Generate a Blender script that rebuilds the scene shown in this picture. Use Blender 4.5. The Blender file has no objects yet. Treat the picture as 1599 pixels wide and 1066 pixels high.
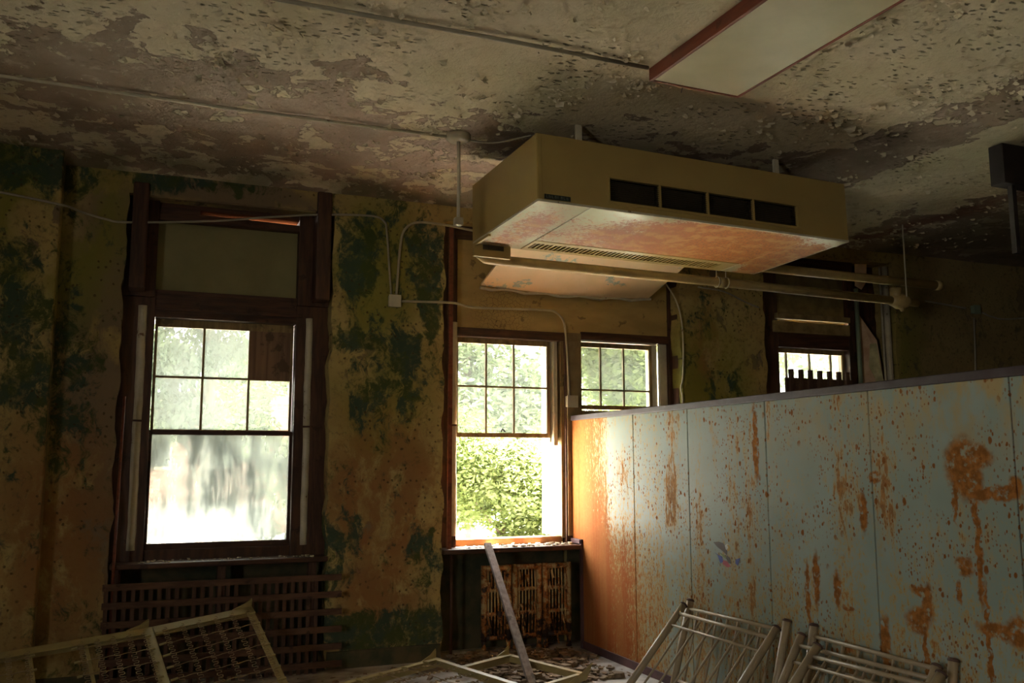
import bpy, math, random
import numpy as np
from mathutils import Vector, Matrix
random.seed(7); RNG = np.random.default_rng(11)
S = bpy.context.scene
C = S.collection
R = math.radians

# ------------------------------------------------------------------ camera
F_PX = 1425.9; CX, CY = 799.5, 533.0; EYE = np.array([0.0, 0.0, 1.6])
_a, _b, _c = R(21.859), R(7.584), R(-0.1125)
FW = np.array([math.sin(_a)*math.cos(_b), math.cos(_a)*math.cos(_b), math.sin(_b)])
RT = np.cross(FW, [0, 0, 1]); RT /= np.linalg.norm(RT); UP = np.cross(RT, FW)
RT, UP = RT*math.cos(_c)+UP*math.sin(_c), -RT*math.sin(_c)+UP*math.cos(_c)
cd = bpy.data.cameras.new('camera'); cam = bpy.data.objects.new('camera', cd); C.objects.link(cam)
cam.matrix_world = Matrix(((RT[0], UP[0], -FW[0], EYE[0]), (RT[1], UP[1], -FW[1], EYE[1]), (RT[2], UP[2], -FW[2], EYE[2]), (0, 0, 0, 1)))
cd.sensor_width = 36; cd.lens = F_PX/1599*36; cd.clip_start = .05; cd.clip_end = 300
S.camera = cam

def at(x, y, axis, v):
    """The point where a sight line meets the plane (axis = v): used to read sizes and places in metres."""
    d = FW + RT*(x-CX)/F_PX - UP*(y-CY)/F_PX
    return EYE + d*((v-EYE[axis])/d[axis])

# ------------------------------------------------------------------ view, world, sun, daylight
S.view_settings.view_transform = 'Standard'; S.view_settings.look = 'None'
S.view_settings.exposure = 1.35; S.view_settings.gamma = 1.0; S.view_settings.use_curve_mapping = False
S.cycles.use_denoising = True
S.cycles.max_bounces = 10; S.cycles.diffuse_bounces = 6; S.cycles.glossy_bounces = 4
S.cycles.transparent_max_bounces = 16; S.cycles.transmission_bounces = 6
S.cycles.sample_clamp_indirect = 6.0; S.cycles.caustics_reflective = False; S.cycles.caustics_refractive = False

W = bpy.data.worlds.new('world'); S.world = W; W.use_nodes = True
wn = W.node_tree; wn.nodes.clear()
_o = wn.nodes.new('ShaderNodeOutputWorld'); _bg = wn.nodes.new('ShaderNodeBackground')
_tc = wn.nodes.new('ShaderNodeTexCoord'); _sp = wn.nodes.new('ShaderNodeSeparateXYZ'); _mr = wn.nodes.new('ShaderNodeMapRange')
_cr = wn.nodes.new('ShaderNodeValToRGB')
_mr.inputs[1].default_value = -1; _mr.inputs[2].default_value = 1
wn.links.new(_tc.outputs['Generated'], _sp.inputs[0]); wn.links.new(_sp.outputs[2], _mr.inputs[0])
wn.links.new(_mr.outputs[0], _cr.inputs[0]); wn.links.new(_cr.outputs[0], _bg.inputs[0]); wn.links.new(_bg.outputs[0], _o.inputs[0])
_e = _cr.color_ramp.elements
_e[0].position = 0.0; _e[0].color = (0.84, 0.80, 0.70, 1)
_e[1].position = 1.0; _e[1].color = (0.85, 0.90, 0.95, 1)
for p, c in ((0.44, (0.90, 0.87, 0.78, 1)), (0.5, (0.98, 0.97, 0.90, 1)), (0.56, (1.0, 1.0, 0.97, 1))):
    k = _e.new(p); k.color = c
WORLD_K = 8.5
_bg.inputs[1].default_value = WORLD_K

sd = bpy.data.lights.new('sun', 'SUN'); sd.energy = 105.0; sd.angle = R(1.0); sd.color = (1.0, .96, .89)
so = bpy.data.objects.new('sun', sd); C.objects.link(so)
so.rotation_euler = Vector((-0.12, -0.27, -0.955)).to_track_quat('-Z', 'Y').to_euler()   # high sun over the trees

def portal(x0, x1, z0, z1, y):
    l = bpy.data.lights.new('daylight_portal', 'AREA'); l.shape = 'RECTANGLE'; l.size = x1-x0; l.size_y = z1-z0
    l.cycles.is_portal = True
    o = bpy.data.objects.new('daylight_portal', l); C.objects.link(o)
    o.location = ((x0+x1)/2, y, (z0+z1)/2); o.rotation_euler = (R(-90), 0, 0)
for q in ((0.0, 1.15, .9, 2.75), (2.5, 3.5, .9, 2.75), (3.75, 4.7, .9, 2.75), (5.95, 6.95, .9, 2.75)):
    portal(*q, 8.14)
for _y in (-1.6,):                                     # unseen window added in the left wall to bring in more daylight
    portal(-.7, .7, 1.0, 2.9, 0); _p = C.objects[-1]
    _p.location = (-4.24, _y+.7, 1.95); _p.rotation_euler = (R(-90), 0, R(90))

# ------------------------------------------------------------------ node helpers
class NT:
    def __init__(s, name):
        s.m = bpy.data.materials.new(name); s.m.use_nodes = True; s.t = s.m.node_tree; s.t.nodes.clear()
        s.out = s.t.nodes.new('ShaderNodeOutputMaterial'); s.b = s.t.nodes.new('ShaderNodeBsdfPrincipled')
        s.t.links.new(s.b.outputs[0], s.out.inputs[0]); s._pos = None
    def n(s, typ, **kw):
        k = s.t.nodes.new(typ)
        for a, v in kw.items(): setattr(k, a, v)
        return k
    def put(s, sock, v):
        if isinstance(v, bpy.types.NodeSocket): s.t.links.new(v, sock)
        elif v is not None:
            if isinstance(v, (tuple, list)) and len(v) == 3 and sock.type == 'RGBA': v = (*v, 1)
            sock.default_value = v
    def pos(s):
        if s._pos is None: s._pos = s.n('ShaderNodeNewGeometry').outputs['Position']
        return s._pos
    def obj(s): return s.n('ShaderNodeTexCoord').outputs['Object']
    def vm(s, op, a, b):
        k = s.n('ShaderNodeVectorMath', operation=op); s.put(k.inputs[0], a); s.put(k.inputs[1], b)
        return k.outputs['Value'] if op == 'LENGTH' else k.outputs[0]
    def scl(s, v, sc): return s.vm('MULTIPLY', v, sc)
    def ma(s, op, a, b=0.0, c=None, clamp=False):
        k = s.n('ShaderNodeMath', operation=op, use_clamp=clamp); s.put(k.inputs[0], a); s.put(k.inputs[1], b)
        if c is not None: s.put(k.inputs[2], c)
        return k.outputs[0]
    def noise(s, vec, scale, detail=5.0, rough=.58, dist=0.0, col=False):
        k = s.n('ShaderNodeTexNoise'); s.put(k.inputs['Vector'], vec); k.inputs['Scale'].default_value = scale
        k.inputs['Detail'].default_value = detail; k.inputs['Roughness'].default_value = rough; k.inputs['Distortion'].default_value = dist
        return k.outputs['Color' if col else 'Fac']
    def flat(s, v, a, b):
        q = s.sep(v); k = s.n('ShaderNodeCombineXYZ'); s.put(k.inputs[0], q[a]); s.put(k.inputs[1], q[b]); return k.outputs[0]
    def voro(s, vec, scale, feat='F1', out='Distance', rnd=1.0):
        k = s.n('ShaderNodeTexVoronoi', feature=feat); k.voronoi_dimensions = '2D'; s.put(k.inputs['Vector'], vec); k.inputs['Scale'].default_value = scale
        k.inputs['Randomness'].default_value = rnd
        return k.outputs[out]
    def rng(s, v, a, b, c=0.0, d=1.0, smooth=True):
        k = s.n('ShaderNodeMapRange', interpolation_type='SMOOTHSTEP' if smooth else 'LINEAR'); s.put(k.inputs[0], v)
        for i, q in enumerate((a, b, c, d)): k.inputs[i+1].default_value = q
        return k.outputs[0]
    def mix(s, f, a, b, mode='MIX'):
        k = s.n('ShaderNodeMixRGB', blend_type=mode); s.put(k.inputs[0], f); s.put(k.inputs[1], a); s.put(k.inputs[2], b)
        return k.outputs[0]
    def sep(s, v):
        k = s.n('ShaderNodeSeparateXYZ'); s.put(k.inputs[0], v); return k.outputs
    def warp(s, v, scale, amt):
        c = s.noise(v, scale, 3, col=True)
        c = s.vm('SUBTRACT', c, (.5, .5, .5)); return s.vm('ADD', v, s.scl(c, (amt, amt, amt)))
    def blob(s, v, c, r, soft=.35):
        d = s.vm('DIVIDE', s.vm('SUBTRACT', v, tuple(c)), tuple(r)); d = s.vm('LENGTH', d, None)
        return s.rng(d, 1-soft, 1+soft, 1, 0)
    def bump(s, h, strength=.4, dist=.01, nrm=None):
        k = s.n('ShaderNodeBump'); k.inputs['Strength'].default_value = strength; k.inputs['Distance'].default_value = dist
        s.put(k.inputs['Height'], h)
        if nrm is not None: s.put(k.inputs['Normal'], nrm)
        return k.outputs[0]
    def fin(s, col=None, rough=.7, nrm=None, metal=0.0, spec=.4):
        s.put(s.b.inputs['Base Color'], col); s.put(s.b.inputs['Roughness'], rough); s.put(s.b.inputs['Metallic'], metal)
        s.put(s.b.inputs['Specular IOR Level'], spec)
        if nrm is not None: s.put(s.b.inputs['Normal'], nrm)
        return s.m

def simple(name, c1, c2=None, rough=.6, scale=9, spec=.4, bump=.2, metal=0.0, sc=(1, 1, 1)):
    t = NT(name); v = t.scl(t.pos(), sc); f = t.rng(t.noise(v, scale, 6), .35, .68)
    return t.fin(t.mix(f, c1, c2 or tuple(q*.6 for q in c1)), rough, t.bump(t.noise(v, scale*3, 4), bump, .004), metal, spec)

def mat_ceiling():
    t = NT('peeling_ceiling_paint'); p = t.pos(); w = t.warp(p, 2.2, .35)
    n = t.ma('ADD', t.ma('MULTIPLY', t.noise(w, 2.4, 9, .66), .8), t.ma('MULTIPLY', t.noise(w, 8, 5, .6), .2)); x, y, z = t.sep(p)
    bias = t.rng(y, 4.4, 6.2, -.13, .04)
    bias = t.ma('ADD', bias, t.ma('MULTIPLY', t.blob(w, (0.1, 5.5, 3.9), (1.3, .8, 9), .5), .07))
    bias = t.ma('ADD', bias, t.ma('MULTIPLY', t.blob(w, (5.05, 4.9, 3.9), (.36, 1.8, 9), .3), .20))
    bias = t.ma('SUBTRACT', bias, t.ma('MULTIPLY', t.blob(w, (6.0, 5.6, 3.9), (.7, 1.6, 9), .3), .12))
    peel = t.rng(t.ma('ADD', n, bias), .505, .52)
    cream = t.mix(t.rng(t.noise(p, 1.1, 4), .35, .65), (.70, .60, .43), (.60, .53, .34))
    cream = t.mix(t.rng(t.noise(p, 14, 5), .5, .72), cream, (.54, .45, .29))
    plas = t.mix(t.rng(t.noise(p, 2.4, 6), .38, .62), (.38, .28, .205), (.285, .212, .15))
    plas = t.mix(t.rng(t.noise(p, 9, 6), .56, .66), plas, (.44, .34, .25))
    col = t.mix(peel, cream, plas)
    # dark scabs where paint has let go, with the curled flakes' shade painted in
    sc = t.scl(p, (1, 1.9, 1)); v = t.voro(t.flat(t.warp(sc, 14, .10), 0, 1), 11)
    chips = t.ma('MULTIPLY', t.rng(v, .10, .22, 1, 0), t.rng(t.noise(p, 2.1, 4), .50, .58))
    chips = t.ma('MULTIPLY', chips, t.rng(y, 5.9, 4.9))
    col = t.mix(t.ma('MULTIPLY', chips, .8), col, (.09, .085, .045))
    edge = t.ma('MULTIPLY', t.rng(t.ma('ADD', n, bias), .485, .505), t.ma('SUBTRACT', 1, peel))
    col = t.mix(t.ma('MULTIPLY', edge, .5), col, (.76, .66, .5))
    # darker green patches towards the wall line, red lead showing over the far corner
    g = t.ma('MULTIPLY', t.rng(y, 6.7, 7.4), t.rng(t.noise(p, 2, 5), .42, .6))
    col = t.mix(t.ma('MULTIPLY', g, .6), col, (.12, .12, .05))
    rd = t.ma('MULTIPLY', t.rng(t.ma('ABSOLUTE', t.ma('SUBTRACT', t.ma('ADD', x, t.ma('MULTIPLY', y, .12)), 7.66)), .03, .30, 1, 0), t.rng(t.noise(w, 4, 5), .38, .55))
    col = t.mix(t.ma('MULTIPLY', rd, .75), col, (.20, .075, .05))
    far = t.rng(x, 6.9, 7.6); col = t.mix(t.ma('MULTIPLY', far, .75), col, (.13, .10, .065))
    h = t.ma('ADD', t.ma('MULTIPLY', peel, -1.0), t.ma('MULTIPLY', t.noise(p, 7, 8, .7), 1.3))
    h = t.ma('ADD', h, t.ma('MULTIPLY', chips, -1.5))
    return t.fin(col, .75, t.bump(h, .9, .02), spec=.25)

def mat_wall():
    t = NT('mouldy_plaster'); p = t.pos(); w = t.warp(p, 2.5, .3); x, y, z = t.sep(p)
    fl = t.scl(w, (1, 1, .55))
    base = t.mix(t.rng(t.noise(p, 1.6, 6), .35, .65), (.46, .35, .13), (.36, .25, .09))
    base = t.mix(t.rng(t.noise(p, 22, 4), .5, .7), base, (.26, .19, .08))
    # bare mauve-grey plaster
    b = lambda c, r, s=.35: t.blob(w, c, r, s)
    bare = t.ma('MAXIMUM', b((-.33, 7.4, 2.6), (.30, 1, 1.25)), b((.55, 7.4, 3.74), (.75, 1, .10)))
    bare = t.ma('MAXIMUM', bare, t.ma('MULTIPLY', b((-.30, 7.4, 1.4), (.16, 1, .6)), 1))
    bare = t.ma('MULTIPLY', bare, t.rng(t.noise(fl, 3, 6), .36, .46))
    bare = t.ma('MAXIMUM', bare, t.rng(t.noise(fl, 2.6, 6), .635, .66))
    base = t.mix(bare, base, (.21, .15, .085))
    # rust-brown water stain
    st = t.ma('MAXIMUM', b((1.85, 7.4, 1.4), (.50, 1, .72), .35), b((1.85, 7.4, .6), (.35, 1, .35), .5))
    st = t.ma('MAXIMUM', st, b((5.0, 7.4, 2.4), (.16, 1, .75), .5)); st = t.ma('MAXIMUM', st, b((-.55, 7.3, 1.1), (.35, 1, .9), .6))
    st = t.ma('MULTIPLY', st, t.rng(t.noise(fl, 6, 8, .68), .34, .54))
    base = t.mix(t.ma('MULTIPLY', st, .9), base, (.26, .125, .042))
    # yellow-green algae film
    al = t.ma('MAXIMUM', b((1.75, 7.4, 3.2), (.42, 1, .65), .4), b((-.7, 7.4, 3.4), (.5, 1, .8), .5))
    al = t.ma('MAXIMUM', al, b((5.0, 7.4, 2.3), (.5, 1, .7), .5)); al = t.ma('MAXIMUM', al, t.ma('MULTIPLY', b((1.85, 7.4, 2.2), (.4, 1, .5), .6), .7))
    al = t.ma('MAXIMUM', al, b((7.65, 7.4, 2.7), (.22, 1, 1.2), .4))
    al = t.ma('MULTIPLY', al, t.rng(t.noise(fl, 2.2, 6), .34, .56))
    base = t.mix(t.ma('MULTIPLY', al, .85), base, (.20, .19, .03))
    # dark green moss, running down in streaks
    ms = t.scl(t.warp(w, 9, .08), (1.35, 1, .8))
    bias = t.ma('MULTIPLY', b((1.9, 7.4, 2.9), (.6, 1, .95), .5), .13)
    bias = t.ma('ADD', bias, t.ma('MULTIPLY', b((1.55, 7.4, 3.4), (.14, 1, .3), .5), .16)); bias = t.ma('ADD', bias, t.ma('MULTIPLY', b((-.9, 7.3, 2.6), (.5, 1, 1.2), .5), .10))
    for c, r, k in (((2.2, 7.4, 3.35), (.15, 1, .42), .26), ((1.62, 7.4, 3.12), (.14, 1, .12), .3), ((1.62, 7.4, 2.62), (.15, 1, .11), .34), ((2.0, 7.4, 2.52), (.16, 1, .18), .28), ((2.24, 7.4, 2.85), (.08, 1, .3), .2), ((1.8, 7.4, 2.08), (.28, 1, .2), .17),
                    ((-.85, 7.3, 2.5), (.16, 1, .6), .24), ((-.85, 7.3, 3.76), (.45, 1, .16), .3), ((-.52, 7.3, 2.1), (.2, 1, .7), .15), ((.2, 7.4, 3.82), (.55, 1, .1), .3), ((1.55, 7.4, .95), (.12, 1, .4), .2), ((2.2, 7.4, .8), (.1, 1, .35), .2),
                    ((5.02, 7.4, 3.0), (.12, 1, .3), .12), ((5.2, 7.4, 2.3), (.25, 1, .22), .16), ((1.9, 7.4, .28), (.7, 1, .17), .4), ((1.35, 7.4, .9), (.14, 1, .3), .3), ((.6, 7.7, .4), (.9, 1, .5), .2)):
        bias = t.ma('ADD', bias, t.ma('MULTIPLY', b(c, r, .4), k))
    mossn = t.ma('ADD', t.ma('ADD', t.ma('MULTIPLY', t.noise(ms, 4.6, 9, .7), .7), t.ma('MULTIPLY', t.noise(ms, 17, 6, .7), .32)), t.ma('MULTIPLY', bias, .46))
    moss = t.rng(mossn, .55, .65)
    mc = t.mix(t.rng(t.noise(p, 5, 4), .42, .58), (.045, .068, .018), (.028, .062, .042))
    moss = t.ma('MULTIPLY', moss, t.rng(t.noise(p, 11, 6, .7), .3, .5, .55, 1)); col = t.mix(t.ma('MULTIPLY', moss, .92), base, mc)
    sp = t.ma('MULTIPLY', t.rng(t.voro(t.flat(t.warp(p, 20, .03), 0, 2), 11), .06, .13, 1, 0), t.rng(t.noise(p, 2.5, 3), .45, .55))
    col = t.mix(t.ma('MULTIPLY', sp, .8), col, (.06, .04, .015))
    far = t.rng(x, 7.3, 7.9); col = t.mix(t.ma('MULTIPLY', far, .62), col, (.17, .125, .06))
    h = t.ma('ADD', t.ma('MULTIPLY', bare, -.8), t.noise(p, 9, 8, .65)); h = t.ma('ADD', h, t.ma('MULTIPLY', moss, .3))
    return t.fin(col, .85, t.bump(h, .7, .012), spec=.2)

PX = 3.64
def mat_partition():
    t = NT('rusting_enamel_steel'); p = t.pos(); x, y, z = t.sep(p); w = t.warp(p, 7, .10)
    q = t.scl(w, (1, 1.5, .14)); vs = t.scl(t.warp(p, 3, .05), (1, 1, .035))
    grn = t.mix(t.rng(t.noise(p, 1.2, 3), .35, .65), (.265, .315, .275), (.22, .265, .22))
    rust = t.mix(t.rng(t.noise(p, 30, 5), .35, .65), (.32, .13, .03), (.19, .075, .018))
    halo = (.36, .245, .085)
    # solid rust next to the wall, thinning out in vertical bands
    fine = t.noise(t.scl(p, (1, 1, .55)), 46, 5, .72)
    lm = t.ma('ADD', t.rng(y, 6.05, 7.4, -.30, .46, False), t.ma('MULTIPLY', t.ma('SUBTRACT', t.noise(vs, 5.5, 4, .5), .5), .75))
    lm = t.ma('ADD', lm, t.rng(z, 1.8, .4, -.03, .24)); lm = t.ma('SUBTRACT', lm, t.ma('MULTIPLY', t.blob(p, (PX, 6.78, 1.62), (1, .26, .55), .95), .34))
    lm = t.ma('ADD', lm, t.ma('MULTIPLY', t.ma('SUBTRACT', fine, .5), 1.5))
    big = t.rng(lm, .0, .30); bigh = t.rng(lm, -.22, .10)
    # rust bleeding down in speckled columns
    colm = t.noise(t.scl(w, (1, 1, .10)), 5.2, 5, .6); patch = t.noise(p, 1.9, 3)
    cs = t.ma('ADD', t.ma('MULTIPLY', colm, .62), t.ma('MULTIPLY', patch, .38))
    cs = t.ma('ADD', cs, t.rng(y, 4.6, 6.4, 0, .035))
    sn = t.ma('ADD', cs, t.ma('MULTIPLY', t.ma('SUBTRACT', t.noise(t.scl(p, (1, 1, .30)), 30, 5, .7), .5), .55))
    st = t.rng(sn, .60, .66); sth = t.rng(sn, .535, .63)
    # spots
    def spots(sc, base_, hi, dens, seed, lo_m, hi_m):
        pp = t.vm('ADD', t.flat(t.scl(t.warp(p, 26, .022), (1, 1, .66)), 1, 2), (seed, seed*2.3, 0))
        d = t.voro(pp, sc); c = t.sep(t.voro(pp, sc, out='Color'))
        r_ = t.ma('ADD', base_, t.ma('MULTIPLY', c[1], hi))
        return t.ma('MULTIPLY', t.rng(t.ma('SUBTRACT', d, r_), -.03, .05, 1, 0), t.ma('MULTIPLY', t.rng(c[0], 1-dens, 1-dens+.02), t.rng(patch, lo_m, hi_m)))
    s1 = spots(15, .03, .17, .24, 0.0, .42, .50); s2 = spots(28, .05, .18, .32, 3.1, .38, .50); s3 = spots(55, .10, .22, .38, 7.7, .44, .55)
    spm = t.ma('MAXIMUM', t.ma('MAXIMUM', s1, s2), t.ma('MULTIPLY', s3, .8))
    # the large burst, its runs and the lower patch
    w2 = t.warp(p, 16, .07)
    def bl(px, py, ry, rz, s=.25):
        a = at(px, py, 0, PX); return t.blob(w2, (PX, a[1], a[2]), (1, ry, rz), s)
    big1 = None
    for a in ((1503, 728, .10, .14), (1522, 712, .09, .06), (1514, 752, .08, .10), (1522, 790, .014, .30), (1528, 860, .02, .26), (1491, 772, .012, .14), (1548, 772, .13, .030), (1573, 768, .09, .035), (1586, 760, .04, .05),
              (1435, 968, .085, .07), (1449, 938, .035, .09), (1440, 922, .07, .025), (1446, 1020, .013, .3), (1505, 884, .05, .05), (1497, 925, .02, .05), (1383, 1010, .04, .16), (1560, 985, .12, .035), (1592, 990, .07, .07), (1545, 1010, .014, .3), (1325, 950, .05, .02), (1365, 745, .035, .035),
              (1307, 920, .03, .10), (1275, 905, .03, .16), (1262, 930, .02, .2), (1180, 690, .03, .25), (1348, 800, .03, .12)):
        k = bl(*a); big1 = k if big1 is None else t.ma('MAXIMUM', big1, k)
    big1 = t.ma('MULTIPLY', big1, t.rng(t.noise(p, 24, 4), .30, .46))
    topb = t.ma('MULTIPLY', t.rng(z, 1.45, 1.95), t.ma('MULTIPLY', t.rng(y, 5.2, 3.7), t.rng(t.noise(t.scl(p, (1, 1, .5)), 6, 7, .7), .40, .58)))
    hal = t.ma('MAXIMUM', t.ma('MAXIMUM', bigh, t.ma('MULTIPLY', sth, .7)), t.ma('MULTIPLY', topb, .8))
    hal = t.ma('MAXIMUM', hal, t.ma('MULTIPLY', t.rng(sn, .50, .62), .45)); col = t.mix(hal, grn, halo)
    m = t.ma('MAXIMUM', t.ma('MAXIMUM', t.ma('MULTIPLY', big, .92), t.ma('MULTIPLY', st, .8)), t.ma('MAXIMUM', spm, big1))
    col = t.mix(m, col, t.mix(spm, rust, (.20, .075, .018)))
    warm = t.ma('MULTIPLY', big, t.rng(z, 1.9, 1.0, .7, 1)); col = t.mix(t.ma('MULTIPLY', warm, .85), col, t.mix(t.rng(t.noise(vs, 9, 4), .38, .62), (.30, .085, .025), (.33, .125, .04)))
    h = t.ma('ADD', t.ma('MULTIPLY', m, .5), t.ma('MULTIPLY', t.noise(p, 40, 4), t.ma('ADD', m, .1)))
    return t.fin(col, t.ma('ADD', .5, t.ma('MULTIPLY', m, .35)), t.bump(h, .35, .004), spec=t.ma('SUBTRACT', .16, t.ma('MULTIPLY', m, .12)))

def mat_unit_under():
    t = NT('rusted_cream_enamel'); p = t.obj(); x, y, z = t.sep(p)
    cr = (.54, .50, .33)
    m = t.ma('MULTIPLY', t.blob(p, (1.55, .48, 0), (1.15, .50, 9), .35), .30)
    m = t.ma('ADD', m, t.ma('MULTIPLY', t.blob(p, (.18, .68, 0), (.14, .50, 9), .5), .17))
    m = t.ma('ADD', m, t.ma('MULTIPLY', t.blob(p, (2.52, .75, 0), (.14, .55, 9), .4), .26))
    m = t.ma('ADD', m, t.ma('MULTIPLY', t.blob(p, (1.75, .5, 0), (.6, .42, 9), .4), .2))
    m = t.ma('SUBTRACT', m, t.ma('MULTIPLY', t.blob(p, (.75, .35, 0), (.35, .40, 9), .5), .10))
    n = t.ma('ADD', t.noise(p, 30, 5, .85), t.ma('ADD', m, t.ma('MULTIPLY', t.ma('SUBTRACT', t.noise(p, 5, 4), .5), .35)))
    r = t.rng(n, .60, .66)
    rc = t.mix(t.rng(x, .8, 1.9), (.26, .068, .022), (.36, .115, .016)); rc = t.mix(t.rng(t.noise(p, 60, 3), .4, .6), rc, (.22, .08, .02))
    rc = t.mix(t.rng(t.noise(p, 9, 4), .48, .62), rc, (.36, .17, .045))
    hal = t.rng(n, .50, .62)
    col = t.mix(r, t.mix(t.ma('MULTIPLY', hal, .5), cr, (.5, .32, .18)), rc)
    return t.fin(col, t.ma('ADD', .26, t.ma('MULTIPLY', r, .40)), t.bump(t.ma('MULTIPLY', r, t.noise(p, 55, 3)), .3, .004), spec=.35)

def mat_board_peeled():
    t = NT('peeled_cream_board'); p = t.pos(); w = t.warp(p, 10, .05)
    n = t.ma('ADD', t.noise(w, 16, 5, .7), t.rng(t.noise(p, 3.1, 2), .5, .66, -.12, .07))
    col = t.mix(t.rng(t.noise(p, 3, 4), .4, .6), (.84, .66, .43), (.78, .62, .38))
    col = t.mix(t.rng(n, .555, .57), col, (.42, .50, .42)); col = t.mix(t.rng(t.noise(w, 40, 3), .64, .67), col, t.mix(t.rng(n, .555, .57), col, (.06, .11, .08)))
    return t.fin(col, .6, t.bump(n, .3, .004), spec=.3)

def mat_cream_board():
    t = NT('painted_wood_panel'); p = t.pos(); w = t.warp(p, 8, .1)
    col = t.mix(t.rng(t.noise(t.scl(p, (1, 1, 3)), 2, 5), .35, .65), (.46, .32, .12), (.36, .25, .09))
    cr = t.ma('MULTIPLY', t.rng(t.voro(t.flat(w, 0, 2), 24, 'DISTANCE_TO_EDGE'), .0, .05, 1, 0), t.blob(p, (2.98, 7.6, 2.95), (.28, 1, .22), .4))
    col = t.mix(cr, col, (.09, .045, .02)); col = t.mix(t.rng(t.noise(w, 9, 6), .62, .68), col, (.22, .15, .06))
    return t.fin(col, .6, t.bump(t.noise(p, 20, 5), .2, .004), spec=.3)

def mat_wood(name, a, b, rough=.55, sc=(1, 1, .12)):
    t = NT(name); p = t.pos(); v = t.scl(p, sc)
    g = t.noise(v, 30, 6, .6); col = t.mix(t.rng(g, .35, .65), a, b)
    col = t.mix(t.rng(t.noise(p, 6, 6), .60, .66), col, tuple(q*.45 for q in a))
    return t.fin(col, rough, t.bump(g, .35, .003), spec=.35)

def mat_pipe_paint(name, c, peel=.62):
    t = NT(name); p = t.pos(); w = t.warp(p, 14, .04); n = t.noise(w, 9, 6, .65)
    col = t.mix(t.rng(n, .3, .7), c, tuple(q*.78 for q in c)); col = t.mix(t.rng(n, peel, peel+.02), col, (.16, .09, .045))
    return t.fin(col, .42, t.bump(n, .25, .004), spec=.45)

def mat_radiator():
    t = NT('flaking_radiator_enamel'); p = t.pos(); w = t.warp(p, 18, .05)
    n = t.noise(w, 14, 6, .7); z = t.sep(p)[2]; n = t.ma('ADD', n, t.rng(z, .45, .15, -.02, .10))
    col = t.mix(t.rng(n, .46, .52), (.50, .36, .16), (.36, .14, .035)); col = t.mix(t.rng(n, .575, .60), col, (.05, .03, .02))
    return t.fin(col, .6, t.bump(n, .6, .006), spec=.3)

def mat_glass(name, dirt, streak=True):
    t = NT(name); t.t.nodes.remove(t.b); p = t.pos()
    tr = t.n('ShaderNodeBsdfTransparent'); tr.inputs[0].default_value = (.94, .97, .94, 1)
    gl = t.n('ShaderNodeBsdfGlossy'); gl.inputs['Roughness'].default_value = .03; gl.inputs[0].default_value = (.8, .8, .8, 1)
    fr = t.n('ShaderNodeFresnel'); fr.inputs[0].default_value = 1.35
    a = t.n('ShaderNodeMixShader'); t.put(a.inputs[0], fr.outputs[0]); t.put(a.inputs[1], tr.outputs[0]); t.put(a.inputs[2], gl.outputs[0])
    d = t.n('ShaderNodeBsdfTranslucent'); d.inputs[0].default_value = (.120, .130, .122, 1)
    d2 = t.n('ShaderNodeBsdfDiffuse'); d2.inputs[0].default_value = (.34, .32, .25, 1)
    dd = t.n('ShaderNodeMixShader'); dd.inputs[0].default_value = .3; t.put(dd.inputs[1], d.outputs[0]); t.put(dd.inputs[2], d2.outputs[0])
    n = t.noise(t.scl(p, (1, 1, .25)), 9, 6, .65); n2 = t.noise(p, 2.3, 3)
    f = t.ma('MULTIPLY', t.rng(t.ma('ADD', n, t.ma('MULTIPLY', t.ma('SUBTRACT', n2, .5), .8)), .3, .72, .62, 1), dirt, clamp=True)
    m = t.n('ShaderNodeMixShader'); t.put(m.inputs[0], f); t.put(m.inputs[1], a.outputs[0]); t.put(m.inputs[2], dd.outputs[0])
    t.t.links.new(m.outputs[0], t.out.inputs[0]); return t.m

def mat_leaf(name, c1, c2, trans=.45):
    t = NT(name); t.t.nodes.remove(t.b); p = t.pos()
    c = t.mix(t.rng(t.noise(p, 1.3, 4), .35, .65), c1, c2); c = t.mix(t.rng(t.noise(p, 9, 3), .45, .7), c, tuple(q*.5 for q in c1))
    d = t.n('ShaderNodeBsdfDiffuse'); t.put(d.inputs[0], c); tr = t.n('ShaderNodeBsdfTranslucent'); t.put(tr.inputs[0], t.mix(.5, c, (.17, .22, .04)))
    m = t.n('ShaderNodeMixShader'); m.inputs[0].default_value = trans; t.put(m.inputs[1], d.outputs[0]); t.put(m.inputs[2], tr.outputs[0])
    t.t.links.new(m.outputs[0], t.out.inputs[0]); return t.m

def mat_brick():
    t = NT('red_brick'); p = t.pos(); x, y, z = t.sep(p)
    k = t.n('ShaderNodeTexBrick'); cb = t.n('ShaderNodeCombineXYZ'); t.put(cb.inputs[0], t.ma('ADD', x, y)); t.put(cb.inputs[1], z)
    t.put(k.inputs['Vector'], cb.outputs[0]); k.inputs['Scale'].default_value = 2.2
    k.inputs['Color1'].default_value = (.30, .10, .065, 1); k.inputs['Color2'].default_value = (.22, .08, .05, 1); k.inputs['Mortar'].default_value = (.32, .27, .2, 1)
    return t.fin(k.outputs[0], .9)

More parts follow.
